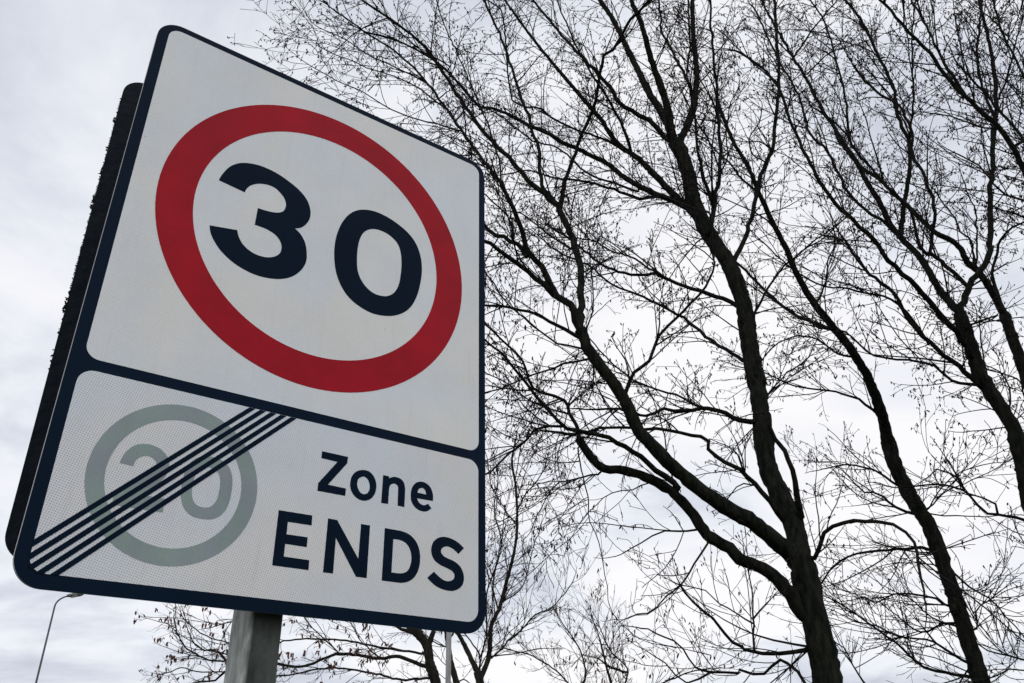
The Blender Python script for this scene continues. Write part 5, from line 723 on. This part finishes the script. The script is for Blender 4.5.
strip('pavement',-5.2,-3.33,-.05,.118,M_pave)
V=[];F=[]
for k in range(22):
    y=-40+k*6
    b=len(V)
    for yy in (y,y+2,y+4):
        d=(rx(yy+.5)-rx(yy-.5)); h=math.hypot(1,d)
        for o in (-.05,.05): V.append((rx(yy)+o/h,yy-d/h*o,.017))
    for q in range(2): F.append((b+q*2,b+q*2+1,b+q*2+3,b+q*2+2))
struct('road_markings',V,F,M_paint)

# ------------------------------------------------------------------ sky, light
w=bpy.data.worlds.new('World'); scene.world=w; w.use_nodes=True
nt=w.node_tree; L=nt.links.new; bg=nt.nodes['Background']
SUN_EL,SUN_AZ=R(38),R(205)     # azimuth clockwise from +Y
sky=nt.nodes.new('ShaderNodeTexSky'); sky.sky_type='NISHITA'; sky.sun_disc=False; sky.sun_elevation=SUN_EL; sky.sun_rotation=SUN_AZ
tc=nt.nodes.new('ShaderNodeTexCoord')
sp=nt.nodes.new('ShaderNodeSeparateXYZ'); L(tc.outputs['Generated'],sp.inputs[0])
zz=nt.nodes.new('ShaderNodeMath'); zz.operation='MAXIMUM'; L(sp.outputs['Z'],zz.inputs[0]); zz.inputs[1].default_value=0
za=nt.nodes.new('ShaderNodeMath'); za.operation='ADD'; L(zz.outputs[0],za.inputs[0]); za.inputs[1].default_value=.16
dv=nt.nodes.new('ShaderNodeVectorMath'); dv.operation='DIVIDE'; L(tc.outputs['Generated'],dv.inputs[0])
cb=nt.nodes.new('ShaderNodeCombineXYZ')
for k in range(3): L(za.outputs[0],cb.inputs[k])
L(cb.outputs[0],dv.inputs[1])
def wn(scale,detail,rough,off,dist=0):
    mp=nt.nodes.new('ShaderNodeMapping'); mp.inputs['Location'].default_value=off; L(dv.outputs[0],mp.inputs['Vector'])
    n=nt.nodes.new('ShaderNodeTexNoise'); n.inputs['Scale'].default_value=scale; n.inputs['Detail'].default_value=detail; n.inputs['Roughness'].default_value=rough
    n.inputs['Distortion'].default_value=dist
    L(mp.outputs[0],n.inputs['Vector']); return n
n1=wn(1.5,7,.58,(.3,9.4,2),.3); n2=wn(.55,3,.5,(8,3,7))
mix=nt.nodes.new('ShaderNodeMath'); mix.operation='MULTIPLY_ADD'; L(n1.outputs['Fac'],mix.inputs[0]); mix.inputs[1].default_value=.6
m2=nt.nodes.new('ShaderNodeMath'); m2.operation='MULTIPLY'; L(n2.outputs['Fac'],m2.inputs[0]); m2.inputs[1].default_value=.4; L(m2.outputs[0],mix.inputs[2])
cr=nt.nodes.new('ShaderNodeValToRGB'); e=cr.color_ramp.elements
e[0].position=.375; e[0].color=(.56,.585,.67,1)
e[1].position=.58; e[1].color=(.97,.955,.97,1)
x=e.new(.435); x.color=(.68,.71,.79,1)
x=e.new(.495); x.color=(.84,.86,.91,1)
L(mix.outputs[0],cr.inputs['Fac'])
vs=nt.nodes.new('ShaderNodeVectorMath'); vs.operation='SCALE'; L(cr.outputs[0],vs.inputs[0]); vs.inputs['Scale'].default_value=10.6
mx=nt.nodes.new('ShaderNodeMix'); mx.data_type='RGBA'; mx.inputs['Factor'].default_value=.94
L(sky.outputs[0],mx.inputs['A']); L(vs.outputs[0],mx.inputs['B'])
L(mx.outputs['Result'],bg.inputs['Color']); bg.inputs['Strength'].default_value=.1
sd=bpy.data.lights.new('sun','SUN'); sd.energy=.5; sd.angle=R(25); sd.color=(1,.985,.96)
so=bpy.data.objects.new('sun',sd); COL.objects.link(so)
dirv=Vector((math.sin(SUN_AZ)*math.cos(SUN_EL),math.cos(SUN_AZ)*math.cos(SUN_EL),math.sin(SUN_EL)))
so.rotation_euler=dirv.to_track_quat('Z','Y').to_euler(); so.location=dirv*30

# ------------------------------------------------------------------ camera
cd=bpy.data.cameras.new('camera'); cam=bpy.data.objects.new('camera',cd); COL.objects.link(cam); scene.camera=cam
rr=[(0.811787,-0.58366,-0.018519),(0.271074,0.404736,-0.873331),(0.517224,0.703939,0.486774)]
M=Matrix([[rr[0][i],-rr[1][i],-rr[2][i]] for i in range(3)]).to_4x4()
M.translation=Vector((-0.10629,-1.26244,1.75)); cam.matrix_world=M
cd.sensor_width=36; cd.sensor_fit='HORIZONTAL'; cd.lens=825.695/1024*36; cd.clip_start=.05; cd.clip_end=2000
scene.view_settings.view_transform='Standard'; scene.view_settings.look='None'
scene.view_settings.exposure=0; scene.view_settings.gamma=1
scene.render.resolution_x=1024; scene.render.resolution_y=683
scene.cycles.max_bounces=5; scene.cycles.diffuse_bounces=3
